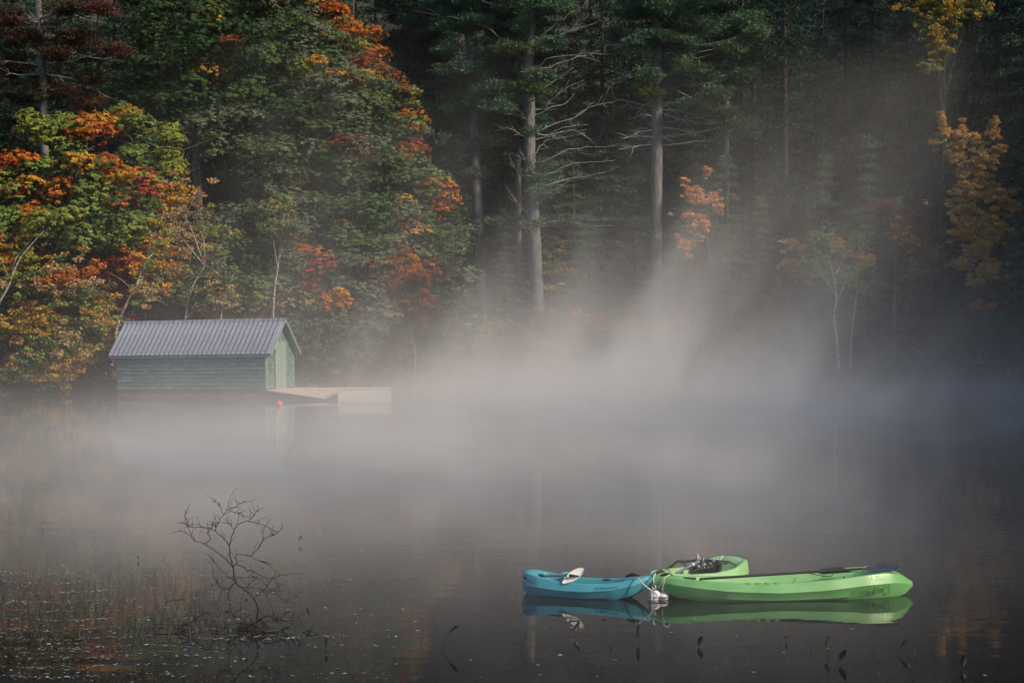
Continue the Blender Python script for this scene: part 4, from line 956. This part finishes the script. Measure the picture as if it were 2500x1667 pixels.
pine('old_pine', 'dying pine at the top left with brown and reddish needles and bare limbs', on_ground(118, 88),
     [(112, 500), (108, 330), (104, 180), (98, 90), (92, 0), (88, -120)], 88, .24, .17,
     [(240, 22, 50, 16, (.115, .05, .04)), (60, 90, 60, 44, (.06, .035, .022)), (30, 40, 50, 36, (.06, .035, .022)), (280, 120, 44, 14, (.105, .05, .04)), (180, 95, 60, 24, (.075, .045, .025)), (210, 250, 46, 16, (.12, .05, .035)), (300, 318, 46, 16, (.13, .05, .045)), (130, 210, 70, 24, BR), (60, 235, 70, 28, (.03, .042, .025)), (110, 200, 60, 20, (.04, .05, .03)), (150, 130, 60, 24, (.06, .04, .025)), (20, 160, 50, 30, (.05, .03, .02)), (220, 190, 50, 18, (.07, .06, .03)), (40, 280, 70, 24, (.03, .045, .03)), (160, 20, 50, 24, (.06, .05, .03)), (100, -40, 120, 40, BR)],
     [[(110, 40), (150, 24), (200, 45), (250, 55)], [(112, 100), (160, 120), (210, 138), (300, 150)], [(130, 185), (190, 195), (230, 220), (290, 250)], [(130, 185), (200, 195), (255, 195)], [(100, 160), (40, 150), (0, 150)], [(95, 55), (60, 45)], [(30, 180), (10, 158), (-20, 150)], [(70, 278), (0, 282), (-40, 290)]], 37, [BR, (.05, .045, .028)], npc=170)

ORD = ['first', 'second', 'third', 'fourth', 'fifth', 'sixth', 'seventh', 'eighth', 'ninth', 'tenth', 'eleventh', 'twelfth', 'thirteenth', 'fourteenth', 'fifteenth', 'sixteenth', 'seventeenth', 'eighteenth', 'nineteenth', 'twentieth']
ORD += ['twenty-' + w for w in ORD[:9]] + ['thirtieth'] + ['thirty-' + w for w in ORD[:9]]
# ---- dark evergreens: three shapes, copied over the slope
def hemlock_mesh(seed, H, W, pal, level_gap=.62):
    r = np.random.default_rng(seed); Cs, Rs, Ks = [], [], []
    br = MB(); br.tube([(0, 0, -.5), (0, 0, H * .5), (0, 0, H)], [.02 * H * .55, .012 * H * .55, .01], 7)
    z = H * .06
    while z < H * .99:
        f = (z / H); w = W * (1 - f) ** .75 * (.75 + .4 * r.random()) + .15
        for _ in range(int(5 + 3 * (1 - f))):
            a = r.random() * 2 * math.pi; ln = w * (.55 + .6 * r.random()); dz = -.22 * ln + .1 * r.normal()
            d = np.array([math.cos(a), math.sin(a)])
            m_ = max(2, int(ln / .5))
            for j in range(m_):
                t = (j + .9) / m_
                Cs.append((d[0] * ln * t + .1 * r.normal(), d[1] * ln * t + .1 * r.normal(), z + dz * t * t + .08 * r.normal()))
                s = .30 + .22 * r.random(); Rs.append((s * 1.3, s * 1.3, s * .5)); Ks.append(pal[int(r.integers(0, len(pal)))])
        z += level_gap * (.8 + .5 * r.random())
    v, q, c = clumps(r, np.array(Cs), np.array(Rs), 34, .26, .24, np.array(Ks), 'needle', .75)
    return br.mesh('trunk', True), np_mesh('crown', v, q, c)
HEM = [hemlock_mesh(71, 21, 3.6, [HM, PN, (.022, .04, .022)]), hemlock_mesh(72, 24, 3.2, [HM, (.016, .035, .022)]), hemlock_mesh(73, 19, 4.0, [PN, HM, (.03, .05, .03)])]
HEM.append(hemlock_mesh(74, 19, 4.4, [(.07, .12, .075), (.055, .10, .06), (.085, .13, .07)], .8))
def hemlock(px, Y, k, s, label, group):
    b = on_ground(px, Y, -.1)
    root = empty('hemlock_tree', b, random.random() * 6.28); root.scale = (s * random.uniform(.9, 1.15), s * random.uniform(.9, 1.15), s)
    tag(root, label, 'tree', group)
    link('trunk', HEM[k][0], M['bark_dark'], root); link('crown', HEM[k][1], M['needle'], root)
    return root
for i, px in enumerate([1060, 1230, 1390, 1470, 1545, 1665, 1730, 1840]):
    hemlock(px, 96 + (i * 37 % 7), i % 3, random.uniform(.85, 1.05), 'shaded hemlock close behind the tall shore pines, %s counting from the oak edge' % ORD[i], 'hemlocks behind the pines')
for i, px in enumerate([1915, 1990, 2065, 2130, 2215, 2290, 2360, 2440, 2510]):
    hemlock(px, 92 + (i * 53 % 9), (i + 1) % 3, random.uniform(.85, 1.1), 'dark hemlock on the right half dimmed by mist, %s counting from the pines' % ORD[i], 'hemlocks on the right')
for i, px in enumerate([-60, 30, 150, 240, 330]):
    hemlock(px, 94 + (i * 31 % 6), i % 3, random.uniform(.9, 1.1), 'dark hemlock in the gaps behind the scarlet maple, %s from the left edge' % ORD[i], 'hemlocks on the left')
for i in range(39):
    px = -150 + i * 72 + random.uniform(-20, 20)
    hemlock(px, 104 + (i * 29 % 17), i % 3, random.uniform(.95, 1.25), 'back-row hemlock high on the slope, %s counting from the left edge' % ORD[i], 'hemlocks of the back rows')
for i, (px, Y, s, lb) in enumerate([(1775, 88.5, .56, 'small pointed fir in the mist right of the tallest pine'), (1440, 89, .38, 'small green fir between the branchy and the tallest pine'), (1530, 88.6, .34, 'low fir just left of the tallest pine trunk'),
                                    (1660, 89.4, .36, 'low fir just right of the tallest pine trunk'), (1230, 90, .36, 'small fir left of the slender pine trunk'), (1100, 86.5, .42, 'small fir in the gap between the oak and the first pine'), (1860, 88, .45, 'mist-veiled fir above the dark bush on the right'), (2520, 84, .6, 'fir cut by the right picture edge behind the gold maple'), (1400, 91, .62, 'feathery young hemlock right of the branchy pine trunk'), (1480, 92, .7, 'feathery hemlock midway between the branchy and the tallest pine'), (1550, 92.4, .6, 'feathery hemlock left of the tallest pine, half hidden by mist'), (1690, 92, .66, 'feathery hemlock right of the tallest pine, behind the orange sapling'), (1130, 92.6, .55, 'feathery hemlock tucked behind the first grey pine'), (2010, 90, .55, 'feathery hemlock behind the forked white birch'), (2120, 90.5, .6, 'feathery hemlock between the white birches and the thin straight tree')]):
    hemlock(px, Y, 3, s, lb, 'young firs')
# ---- off to the right: unseen hemlocks, set there only to shade the lake's right half
for i in range(40):
    x = 38 + (i % 20) * 1.55 + random.uniform(-1, 1); y = np.interp(x, SHX, SHY) + 3 + (i // 20) * 6 + random.uniform(-2, 2)
    b = (x, float(y), gz(x, y) - .1)
    root = empty('hemlock_tree', b, random.random() * 6.28); s = random.uniform(.95, 1.2); root.scale = (s*1.15, s*1.15, s)
    tag(root, 'unseen dark hemlock past the right picture edge, placed to cast shade', 'tree', 'hemlocks past the right edge')
    link('trunk', HEM[i % 3][0], M['bark_dark'], root); link('crown', HEM[i % 3][1], M['needle'], root)

for i, (x, y) in enumerate([(21.5, 16), (23.5, 18.5)]):  # unseen pair, added to shade the mist nearer the camera
    root = empty('hemlock_tree', (x, y, gz(x, y) - .1), random.random() * 6.28); s = random.uniform(1.0, 1.15); root.scale = (s*1.1, s*1.1, s)
    tag(root, 'unseen dark hemlock past the right picture edge, placed to cast shade', 'tree', 'hemlocks past the right edge')
    link('trunk', HEM[i % 3][0], M['bark_dark'], root); link('crown', HEM[i % 3][1], M['needle'], root)

# ---- undergrowth on the forest floor
r = np.random.default_rng(88); k = 2600
ux = r.uniform(-33, 33, k); uy = np.interp(ux, SHX, SHY) + .3 + 24 * r.random(k) ** 1.3
uc = np.stack([ux, uy, ground(ux, uy) + .15], -1); ur = np.tile([.55, .55, .4], (k, 1)) * r.uniform(.6, 1.5, (k, 1))
v, q, c = clumps(r, uc, ur, 26, .16, .5, pick(r, [(5, DG), (3, BR), (2, MG), (1.2, RU), (.5, GO)], k), 'air', .1)
ug = link('undergrowth', np_mesh('undergrowth', v, q, c), M['leaf']); tag(ug, 'low ferns, seedlings and fallen leaves covering the wooded slope', 'undergrowth', kind='stuff')

# ------------------------------------------------------------------ foreground: dead shrub, pickerelweed, sedge, floating leaves
def wY(py): return CAMZ * F / (py - HOR)
def cr4(x, y): return (330 + x * .3106, 1180 + y * .3106)
SB = wY(1537); sroot = empty('dead_shrub', ((626 - 1250) / F * SB, SB, 0))
tag(sroot, 'leafless dead shrub standing in the shallows with a tangle at its base', 'shrub')
sr = np.random.default_rng(99)
BR_ = [('stem', [(950, 1165), (955, 1060), (965, 990), (935, 905), (870, 840), (795, 775), (770, 660)], .0125, .008),
  ('branch', [(770, 660), (745, 560), (740, 490), (690, 420), (635, 375), (660, 290), (720, 210), (745, 120), (800, 30)], .0075, .0022),
  ('branch', [(740, 490), (760, 420), (778, 360), (820, 315), (890, 298), (960, 310), (1050, 350), (1115, 380), (1160, 345)], .006, .0022),
  ('branch', [(770, 660), (700, 580), (610, 515), (540, 475), (470, 450), (420, 400), (345, 365)], .0065, .0022),
  ('branch', [(635, 375), (560, 345), (470, 345), (430, 330), (400, 270)], .0045, .002), ('branch', [(470, 450), (420, 360), (390, 270), (395, 235)], .004, .002),
  ('branch', [(540, 475), (590, 440), (570, 400), (600, 350), (640, 250)], .0035, .002),
  ('branch', [(770, 650), (800, 635), (880, 675), (950, 700), (1030, 740), (1090, 745), (1170, 715), (1320, 710)], .0068, .002),
  ('branch', [(800, 635), (800, 560), (900, 570), (960, 600), (1050, 640), (1120, 700), (1150, 720)], .0045, .002),
  ('branch', [(900, 570), (960, 520), (1005, 440), (1010, 350), (1045, 318)], .0045, .002), ('branch', [(1005, 440), (1060, 415), (1095, 398)], .003, .002),
  ('branch', [(795, 775), (720, 720), (640, 640), (600, 580)], .0045, .002), ('branch', [(795, 775), (738, 825), (745, 940), (750, 1010)], .006, .003),
  ('branch', [(738, 825), (670, 815), (640, 780), (610, 660)], .0035, .002), ('branch', [(940, 890), (1000, 850), (1070, 760), (1085, 745)], .0055, .003),
  ('branch', [(720, 210), (790, 180), (860, 135)], .0035, .0018), ('branch', [(735, 210), (820, 240), (855, 262)], .003, .0018), ('branch', [(690, 235), (660, 170), (610, 120)], .003, .0016),
  ('branch', [(778, 360), (730, 310), (650, 310), (610, 325)], .0035, .0018), ('branch', [(890, 298), (930, 250), (970, 205)], .0035, .0018),
  ('branch', [(1000, 850), (1060, 850), (1130, 880), (1180, 930), (1300, 935)], .004, .002), ('branch', [(1180, 930), (1250, 890), (1310, 850)], .0028, .0016),
  ('branch', [(870, 840), (900, 790), (960, 745), (1000, 760), (1060, 830), (1160, 850)], .004, .002), ('branch', [(1090, 745), (1130, 790), (1190, 800)], .003, .0018),
  ('branch', [(830, 810), (930, 820), (1010, 850), (1080, 990), (1075, 1090)], .004, .0025), ('branch', [(720, 740), (820, 740), (900, 735), (960, 740)], .003, .002),
  ('branch', [(955, 1080), (1040, 1045), (1110, 1060), (1220, 1100)], .008, .004), ('branch', [(955, 1090), (900, 1140), (980, 1175), (1090, 1180), (1200, 1130), (1240, 1090), (1270, 1040), (1310, 1100)], .007, .003),
  ('branch', [(955, 1070), (880, 1110), (780, 1120)], .006, .003), ('branch', [(360, 1120), (430, 1095), (500, 1050), (570, 1010), (610, 1080), (645, 1155)], .008, .006),
  ('branch', [(150, 1150), (160, 1110), (250, 1110), (380, 1110), (470, 1140)], .007, .004), ('branch', [(235, 930), (330, 918), (380, 915), (440, 1010), (490, 1130), (500, 1160)], .005, .003),
  ('branch', [(50, 1100), (100, 1130), (140, 1170)], .006, .003), ('branch', [(715, 998), (760, 1020), (785, 1045)], .007, .003), ('branch', [(230, 1080), (310, 1050), (440, 1040), (480, 1010)], .004, .002),
  ('branch', [(960, 1080), (1060, 1080), (1150, 1050), (1230, 990)], .005, .002), ('branch', [(820, 1130), (830, 1000), (825, 930), (850, 850)], .0035, .002), ('branch', [(1225, 1100), (1230, 1060), (1250, 1020)], .006, .003), ('branch', [(1260, 1100), (1290, 1045), (1305, 1090)], .004, .002)]
for nm, pts, r0, r1 in BR_:
    dy0 = sr.uniform(-.12, .12) if nm == 'branch' else 0
    wp = []
    for i, (x, y) in enumerate(pts):
        px, py = cr4(x, y); f = i / max(len(pts) - 1, 1)
        low = max(0.0, (y - 1000) / 180.)
        wp.append(at(px, py, SB + dy0 * f * 1.4 * (1 - min(low, 1) * .3)) - sroot.location)
    pth = [p_ + Vector(sr.normal(size=3)) * .003 for p_ in smooth_path(wp, 4)]; n = len(pth)
    mb = MB().tube(pth, [.92 * (r0 + (r1 - r0) * i / (n - 1)) for i in range(n)], 6)
    if nm == 'branch':
        for _ in range(int(sr.integers(5, 10))):
            i = int(sr.integers(1, n - 1)); d = (pth[i] - pth[i - 1]).normalized()
            d = (d + Vector((sr.normal() * .7, sr.normal() * .6, sr.normal() * .5 + .25))).normalized(); l_ = sr.uniform(.05, .17)
            e1 = pth[i] + d * l_ * .5; e2 = e1 + (d + Vector(sr.normal(size=3)) * .35).normalized() * l_ * .5
            mb.tube([pth[i], e1, e2], [.0026, .0022, .0016], 4)
    mb.build(nm, M['twig'], sroot, smooth=True)
for k_ in range(46):                                        # tangle of fallen twigs round the foot
    x0 = 120 + 1180 * sr.random(); x0 = x0 if not 500 < x0 < 700 else x0 + 250
    p0 = at(*cr4(x0, 1150 + 15 * sr.normal()), SB + sr.uniform(-.15, .12)) - sroot.location; p0.z = -.02
    d = Vector((sr.normal(), sr.normal() * .5, .25 + .45 * sr.random())).normalized(); l_ = sr.uniform(.12, .34)
    p1_ = p0 + d * l_ * .5; p2_ = p1_ + Vector((d.x, d.y, d.z - .55)).normalized() * l_ * .5
    mb = MB().tube(smooth_path([p0, p1_, p2_], 3), sr.uniform(.0028, .0055), 5)
    for _ in range(2):
        e_ = p1_ + Vector(sr.normal(size=3)) * .07; e_.z = abs(e_.z); mb.tube([p1_, e_], [.0024, .0015], 4)
    mb.build('fallen_twig', M['twig'], sroot, smooth=True)
for x, y, l_ in ((632, 318, .05), (875, 895, .06), (1000, 660, .02)):
    px, py = cr4(x, y); c = at(px, py, SB - .02) - sroot.location
    blade_mb = MB(); blade_mb.add([c, c + Vector((.012, .004, -l_ * .4)), c + Vector((.004, 0, -l_)), c + Vector((-.01, .006, -l_ * .5))], [(0, 1, 2, 3)]); blade_mb.build('withered_leaf', M['twig'], sroot)

M['pweed'] = noisy('pickerelweed', (.010, .014, .008), (.024, .032, .014), 14, .45, .1, (3, 3, 1))
# tip, leaf base, stem foot in photo pixels; width in m
PW = [((1122, 1525), (1100, 1543), (1080, 1581), .035, 'bent pickerelweed leaf on a long slanting stem, left of the teal kayak reflection'),
 ((1290, 1545), (1284, 1538), (1273, 1584), .015, 'thin hooked pickerelweed stem below the teal kayak stern'),
 ((1415, 1513), (1404, 1538), (1404, 1552), .04, 'upright pickerelweed leaf under the white paddle reflection'),
 ((1560, 1521), (1559, 1556), (1563, 1568), .035, 'spear-shaped pickerelweed leaf below the mooring floats'),
 ((1713, 1551), (1707, 1574), (1709, 1578), .045, 'lone dark pickerelweed leaf below the front lime kayak bow'),
 ((1923, 1553), (1918, 1558), (1922, 1566), .015, 'tiny bent pickerelweed tip in the middle of the lower right water'),
 ((2025, 1549), (2020, 1577), (2023, 1598), .045, 'broad upright pickerelweed leaf, taller of the close pair at lower right'),
 ((2064, 1585), (2052, 1610), (2054, 1620), .05, 'broad leaning pickerelweed leaf, nearer of the close pair at lower right'),
 ((2152, 1569), (2138, 1577), (2132, 1597), .03, 'pickerelweed with a folded leaf tip pointing sideways at lower right'),
 ((2216, 1559), (2201, 1580), (2191, 1595), .035, 'slanting pickerelweed leaf beside the long curved stem at lower right'),
 ((2237, 1564), (2232, 1600), (2222, 1630), .03, 'long curved pickerelweed stem with narrow leaf, nearest at lower right'),
 ((2356, 1595), (2351, 1624), (2353, 1634), .05, 'rightmost broad pickerelweed leaf near the bottom edge'),
 ((1980, 1578), (1978, 1585), (1980, 1594), .012, 'tiny pickerelweed sprout left of the close leaf pair'),
 ((735, 1304), (731, 1320), (733, 1327), .045, 'dark pickerelweed leaf standing alone right of the dead shrub top'),
 ((747, 1482), (757, 1504), (766, 1520), .03, 'drooping pickerelweed on a kinked stem at the right foot of the dead shrub'),
 ((797, 1556), (796, 1578), (797, 1586), .02, 'narrow dark pickerelweed spike right of the dead shrub reflection'),
 ((557, 1524), (560, 1546), (558, 1553), .035, 'olive pickerelweed leaf just left of the dead shrub stem foot'),
 ((106, 1272), (103, 1290), (105, 1293), .03, 'thin pickerelweed loop standing alone at the far left water'),
 ((337, 1358), (336, 1364), (337, 1368), .025, 'stubby pickerelweed tip among the sedge left of the dead shrub'),
 ((1493, 1575), (1490, 1580), (1492, 1583), .012, 'speck of pickerelweed tip between two spear leaves below the kayaks')]
pr = np.random.default_rng(3)
for tip, lb_, ft, w, label in PW:
    Y = wY(ft[1]); o0 = Vector(((ft[0] - 1250) / F * Y, Y, 0)); o = empty('pickerelweed', o0); tag(o, label, 'water plant', 'pickerelweed leaves in the shallows')
    t = at(tip[0], tip[1], Y + pr.uniform(-.05, .05)) - o0; b = at(lb_[0], lb_[1], Y) - o0
    pth = smooth_path([Vector((0, 0, -.08)), Vector((0, 0, 0)), Vector((0, 0, 0)).lerp(b, .5) + Vector((pr.normal() * .006, 0, 0)), b], 3)
    MB().tube(pth, [.0055 - .002 * i / len(pth) for i in range(len(pth))], 6).build('stem', M['pweed'], o, smooth=True)
    d = (t - b); w *= 1.35; n = 9; mb = MB(); sd_ = Vector((pr.uniform(.75, 1.0), pr.uniform(-.35, .35), 0)).normalized(); bow = d.cross(sd_).normalized()
    for i in range(n):
        f = i / (n - 1); ww = w * .5 * (math.sin(math.pi * min(f * .92 + .08, 1.0)) ** .7) * (1.15 - .5 * f) if i < n - 1 else .0008
        c = b + d * f + bow * (.012 * math.sin(math.pi * f))
        for k in (-1, 0, 1): mb.v.append(tuple(c + sd_ * ww * k + bow * (abs(k) * ww * .5)))
        for k in (1, 0, -1): mb.v.append(tuple(c + sd_ * ww * k + bow * (abs(k) * ww * .5 - .0018)))
    for i in range(n - 1):
        for k in range(6): mb.f.append((i*6 + k, i*6 + (k+1) % 6, (i+1)*6 + (k+1) % 6, (i+1)*6 + k))
    mb.build('leaf', M['pweed'], o, smooth=True, angle=50)

# sedge: thin blades, nobody could count them
g = np.random.default_rng(17)
def blades(px, py, h, w, cols, lean=.25):
    n = len(px); Y = CAMZ * F / (py - HOR); Xb = (px - 1250) / F * Y
    base = np.stack([Xb, Y, np.full(n, -.03)], -1); d = np.stack([g.normal(size=n) * lean, g.normal(size=n) * lean, np.ones(n)], -1)
    mid = base + d * (h * .55)[:, None]; d2 = d + np.stack([g.normal(size=n) * .35, g.normal(size=n) * .3, -.12 * np.ones(n)], -1); tip = mid + d2 * (h * .45)[:, None]
    s = unit(np.stack([np.ones(n), g.normal(size=n) * .8, np.zeros(n)], -1)) * (w * .5)[:, None]
    V = np.stack([base - s, base + s, mid + s * .8, mid - s * .8, tip + s * .15, tip - s * .15], 1).reshape(-1, 3)
    i = np.arange(n)[:, None] * 6; Q = np.concatenate([i + np.array([0, 1, 2, 3]), i + np.array([3, 2, 4, 5])])
    return V, Q, np.repeat(cols, 6, 0)
n = 900; px = 560 * g.random(n) ** 1.1 - 10; py = 1385 + 175 * g.random(n) ** .9
py += np.clip((px - 400) * .15, 0, 40)
v, q, c = blades(px, py, .08 + .28 * g.random(n) ** 1.6, .004 + .003 * g.random(n), pick(g, [(4, (.05, .045, .03)), (2, (.09, .075, .04)), (2, (.03, .03, .022)), (1, (.06, .07, .025))], n))
sg = link('sedge', np_mesh('sedge', v, q, c), M['grass']); tag(sg, 'thin brown sedge stalks scattered over the shallows at the lower left', 'sedge', kind='stuff')
n = 10000; px = -20 + 560 * g.random(n) ** 1.4; py = 1552 + 135 * g.random(n)
keep = (hnoise(px * .035, py * .13) > -.2) & (px < 120 + (py - 1520) * 3.1); px, py = px[keep], py[keep]; n = len(px)
v, q, c = blades(px, py, .035 + .03 * g.random(n), .005 + .006 * g.random(n), pick(g, [(4, (.035, .032, .012)), (2, (.05, .052, .015)), (2, (.04, .022, .012)), (3, (.02, .018, .011))], n), 1.6)
wd = link('water_weed', np_mesh('water_weed', v, q, c), M['grass']); tag(wd, 'mat of olive and brown water weed in the bottom left corner', 'water weed', kind='stuff')
# floating leaf bits
def pads(px, py, r0, col):
    n = len(px); Y = CAMZ * F / (py - HOR); Xb = (px - 1250) / F * Y; a = g.random(n) * 6.28; el = .45 + .5 * g.random(n); k = 7
    V = np.zeros((n, k, 3)); tl = g.normal(size=(n, 2)) * .06
    for j in range(k):
        t = 2 * math.pi * j / k; r_ = r0 * (.8 + .4 * g.random(n)); x = np.cos(t) * r_; y = np.sin(t) * r_ * el
        dx = x * np.cos(a) - y * np.sin(a); dy = x * np.sin(a) + y * np.cos(a)
        V[:, j] = np.stack([Xb + dx, Y + dy, .006 + dx * tl[:, 0] + dy * tl[:, 1]], -1)
    return V.reshape(-1, 3), np.arange(n * k).reshape(n, k), np.repeat(col, k, 0)
n1 = 1700; py = 1370 + 295 * g.random(n1) ** .9; px = np.abs(g.normal(size=n1)) * (250 + (py - 1370) * .25) - 10 + 60 * hnoise(py * .05, py * .02)
n2 = 420; px2 = 1050 * g.random(n2) ** .8; py2 = 1270 + 390 * g.random(n2)
n3 = 60; px3 = 700 + 1750 * g.random(n3); py3 = 1500 + 160 * g.random(n3)
row = np.concatenate([np.full(60, y) + g.normal(size=60) * 2 for y in (1512, 1556, 1590)]); rx = np.concatenate([360 + 380 * g.random(60), 480 + 360 * g.random(60), 150 + 400 * g.random(60)])
px = np.concatenate([px, px2, px3, rx]); py = np.concatenate([py, py2, py3, row]); n = len(px)
py = np.where(g.random(n) < .6, HOR + np.round((py - HOR) / 23) * 23 + g.normal(size=n) * 1.6 + 5 * np.sin(px * .013), py)   # drift lines
rr = .007 + .020 * g.random(n) ** 2.2
v, q, c = pads(px, py, rr, pick(g, [(4, (.16, .175, .18)), (3, (.32, .34, .36)), (3, (.09, .095, .07)), (1, (.14, .10, .05))], n))  # palest blue-greys put the sky's glint into the leaf colour
m_, nt_, p_ = new_mat('floating_leaf'); a_ = N(nt_, 'ShaderNodeAttribute', attribute_name='Col'); nt_.links.new(a_.outputs[0], p_.inputs[0]); p_.inputs['Roughness'].default_value = .3; p_.inputs['Specular IOR Level'].default_value = .8
fl_ = link('floating_leaves', np_mesh('floating_leaves', v, q, c), m_); tag(fl_, 'wet leaf scraps floating on the near water, sky glint in their pale colours', 'floating leaves', kind='stuff')

# ------------------------------------------------------------------ mist over the lake and the air
def vol_nodes(name):
    m = bpy.data.materials.new(name); m.use_nodes = True; nt = m.node_tree
    nt.nodes.remove(nt.nodes['Principled BSDF'])
    pv = nt.nodes.new('ShaderNodeVolumePrincipled')
    nt.links.new(pv.outputs[0], nt.nodes['Material Output'].inputs['Volume'])
    return m, nt, pv
def mt(nt, op, a, b=None, c=None):
    n = nt.nodes.new('ShaderNodeMath'); n.operation = op
    for i, v in enumerate((a, b, c)):
        if v is None: continue
        if isinstance(v, (int, float)): n.inputs[i].default_value = v
        else: nt.links.new(v, n.inputs[i])
    return n.outputs[0]
def mr(nt, v, a, b, c, d, smooth=True):
    n = nt.nodes.new('ShaderNodeMapRange'); n.interpolation_type = 'SMOOTHSTEP' if smooth else 'LINEAR'
    nt.links.new(v, n.inputs[0])
    for i, x in enumerate((a, b, c, d)): n.inputs[i + 1].default_value = x
    return n.outputs[0]
def gauss(nt, v, c, w):
    t = mt(nt, 'DIVIDE', mt(nt, 'SUBTRACT', v, c), w)
    return mt(nt, 'MULTIPLY', t, t)


def mist_volume(mat):
    ng = bpy.data.node_groups.new('mist_field', 'GeometryNodeTree')
    ng.interface.new_socket('Geometry', in_out='OUTPUT', socket_type='NodeSocketGeometry')
    out = ng.nodes.new('NodeGroupOutput')
    vc = ng.nodes.new('GeometryNodeVolumeCube'); sm = ng.nodes.new('GeometryNodeSetMaterial')
    sm.inputs['Material'].default_value = mat
    lo, hi = (-44, 12, .04), (44, 97, 18); vox = .55
    vc.inputs['Min'].default_value = lo; vc.inputs['Max'].default_value = hi
    for a, k in zip('XYZ', range(3)): vc.inputs['Resolution ' + a].default_value = int((hi[k] - lo[k]) / vox)
    ng.links.new(vc.outputs[0], sm.inputs[0]); ng.links.new(sm.outputs[0], out.inputs[0])
    pos = ng.nodes.new('GeometryNodeInputPosition'); sp = ng.nodes.new('ShaderNodeSeparateXYZ'); ng.links.new(pos.outputs[0], sp.inputs[0])
    return ng, pos.outputs[0], sp.outputs, vc.inputs['Density']
m, nt, pv = vol_nodes('mist'); 
pv.inputs['Color'].default_value = (.95, .947, .94, 1); pv.inputs['Density'].default_value = 1.0
m.cycles.volume_step_rate = 4.5
nt, pos, (X, Y_, Z), dens = mist_volume(m); L = nt.links
sh_ = nt.nodes.new('ShaderNodeCombineXYZ'); L.new(mt(nt, 'MULTIPLY_ADD', Z, -.5, X), sh_.inputs[0]); L.new(Y_, sh_.inputs[1]); L.new(Z, sh_.inputs[2])
pos = sh_.outputs[0]                                                               # a light air leans the wisps to the right
def field(scale, stretch, detail, dist=0.0, off=0.0):
    mp = nt.nodes.new('ShaderNodeVectorMath'); mp.operation = 'MULTIPLY_ADD'; mp.inputs[1].default_value = stretch; mp.inputs[2].default_value = (off, off, off); L.new(pos, mp.inputs[0])
    no = N(nt, 'ShaderNodeTexNoise', i_Scale=scale, i_Detail=detail, i_Roughness=.55, i_Distortion=dist); L.new(mp.outputs[0], no.inputs['Vector'])
    return no.outputs[0]
def mul(*a):
    o = a[0]
    for b in a[1:]: o = mt(nt, 'MULTIPLY', o, b)
    return o
def ex(v, k): return mt(nt, 'EXPONENT', mt(nt, 'MULTIPLY', v, k))
nA = field(.10, (1, .3, .5), 2.0, .6, 73.0)          # large patches
nB = field(.26, (1, .7, .40), 4.0, 1.2, 3.0)           # wisps, drawn out upwards
nC = mt(nt, 'ADD', mul(nA, .55), mul(nB, .45))
left = mt(nt, 'MAXIMUM', mr(nt, X, -9, -2, 0, 1), mr(nt, Y_, 40, 57, 1, .04))      # the bank by the boathouse stays clear
side = mul(mr(nt, mt(nt, 'MULTIPLY_ADD', Y_, .15, X), -8, 1, .22, 1), mr(nt, mt(nt, 'MULTIPLY_ADD', Y_, -.15, X), 0.5, 7, 1, .2))                    # thickest in mid-lake
nD = field(.17, (1, .3, 0), 2.0, .8, 27.0)                                         # where steam columns stand
nE = field(.34, (1, .6, .5), 4.0, 1.6, 41.0)                                       # their torn, upright strands
strand = mr(nt, mt(nt, 'ADD', mul(nE, .6), mul(nA, .4)), .42, .60, .06, 1.9)
thin = mul(ex(Z, -1 / 2.0), mr(nt, Y_, 11, 27, 0, 1), strand, mr(nt, Y_, 52, 72, 1, .3), mt(nt, 'MAXIMUM', left, .3), side, .013)
carpet = mul(ex(Z, -1 / .5), mr(nt, Y_, 16, 31, 0, 1), mr(nt, nA, .38, .62, .1, 1.9), mr(nt, nE, .40, .60, .5, 1.4), mr(nt, Y_, 43, 60, 1, .12), mt(nt, 'MAXIMUM', side, .6), .05)   # hugging the water
low = mul(ex(Z, -1 / .75), mr(nt, Y_, 15, 44, 0, 1), strand, left, side, .029)
hgt = mr(nt, nD, .40, .64, .8, 2.7)
e = mt(nt, 'ADD', mt(nt, 'ADD', gauss(nt, X, 4.5, 8.2), gauss(nt, Y_, 66, 15.0)), mt(nt, 'DIVIDE', Z, hgt))
lump = mul(ex(e, -1), mr(nt, nE, .38, .60, .2, 1.9), .14)
e2 = mt(nt, 'ADD', mt(nt, 'ADD', gauss(nt, mt(nt, 'MULTIPLY_ADD', Z, -.7, X), 8.0, 6.5), gauss(nt, Y_, 78, 7.0)), mt(nt, 'MULTIPLY', Z, 1 / 8.0))
plume = mul(ex(e2, -1), mr(nt, mt(nt, 'ADD', mul(nE, .45), mul(nA, .55)), .41, .61, .0, 1.7), .036)
shore = mul(ex(Z, -1 / 3.0), mr(nt, Y_, 62, 80, 0, 1), mr(nt, X, 4, 13, 0, 1), strand, .016)
veil = mul(ex(mt(nt, 'ADD', mt(nt, 'ADD', gauss(nt, X, -8, 7.0), gauss(nt, Y_, 76, 4.0)), mt(nt, 'MULTIPLY', Z, 1 / 8.0)), -1), mr(nt, nE, .45, .62, 0, 1.5), .028)
tot = mt(nt, 'ADD', mt(nt, 'ADD', mt(nt, 'ADD', thin, carpet), low), mt(nt, 'ADD', mt(nt, 'ADD', mt(nt, 'ADD', lump, shore), veil), plume))
tot = mul(tot, mr(nt, Z, 14, 18, 1, 0), mr(nt, mt(nt, 'ABSOLUTE', X), 36, 44, 1, 0), mr(nt, Y_, 87, 95, 1, 0))
L.new(tot, dens)
mist = link('lake_mist', MB().box((-44, 12, .04), (44, 97, 18)).mesh('lake_mist'), m)
md = mist.modifiers.new('mist', 'NODES'); md.node_group = nt
tag(mist, 'low bank of mist drifting over the lake and up against the trees', 'mist', kind='stuff')
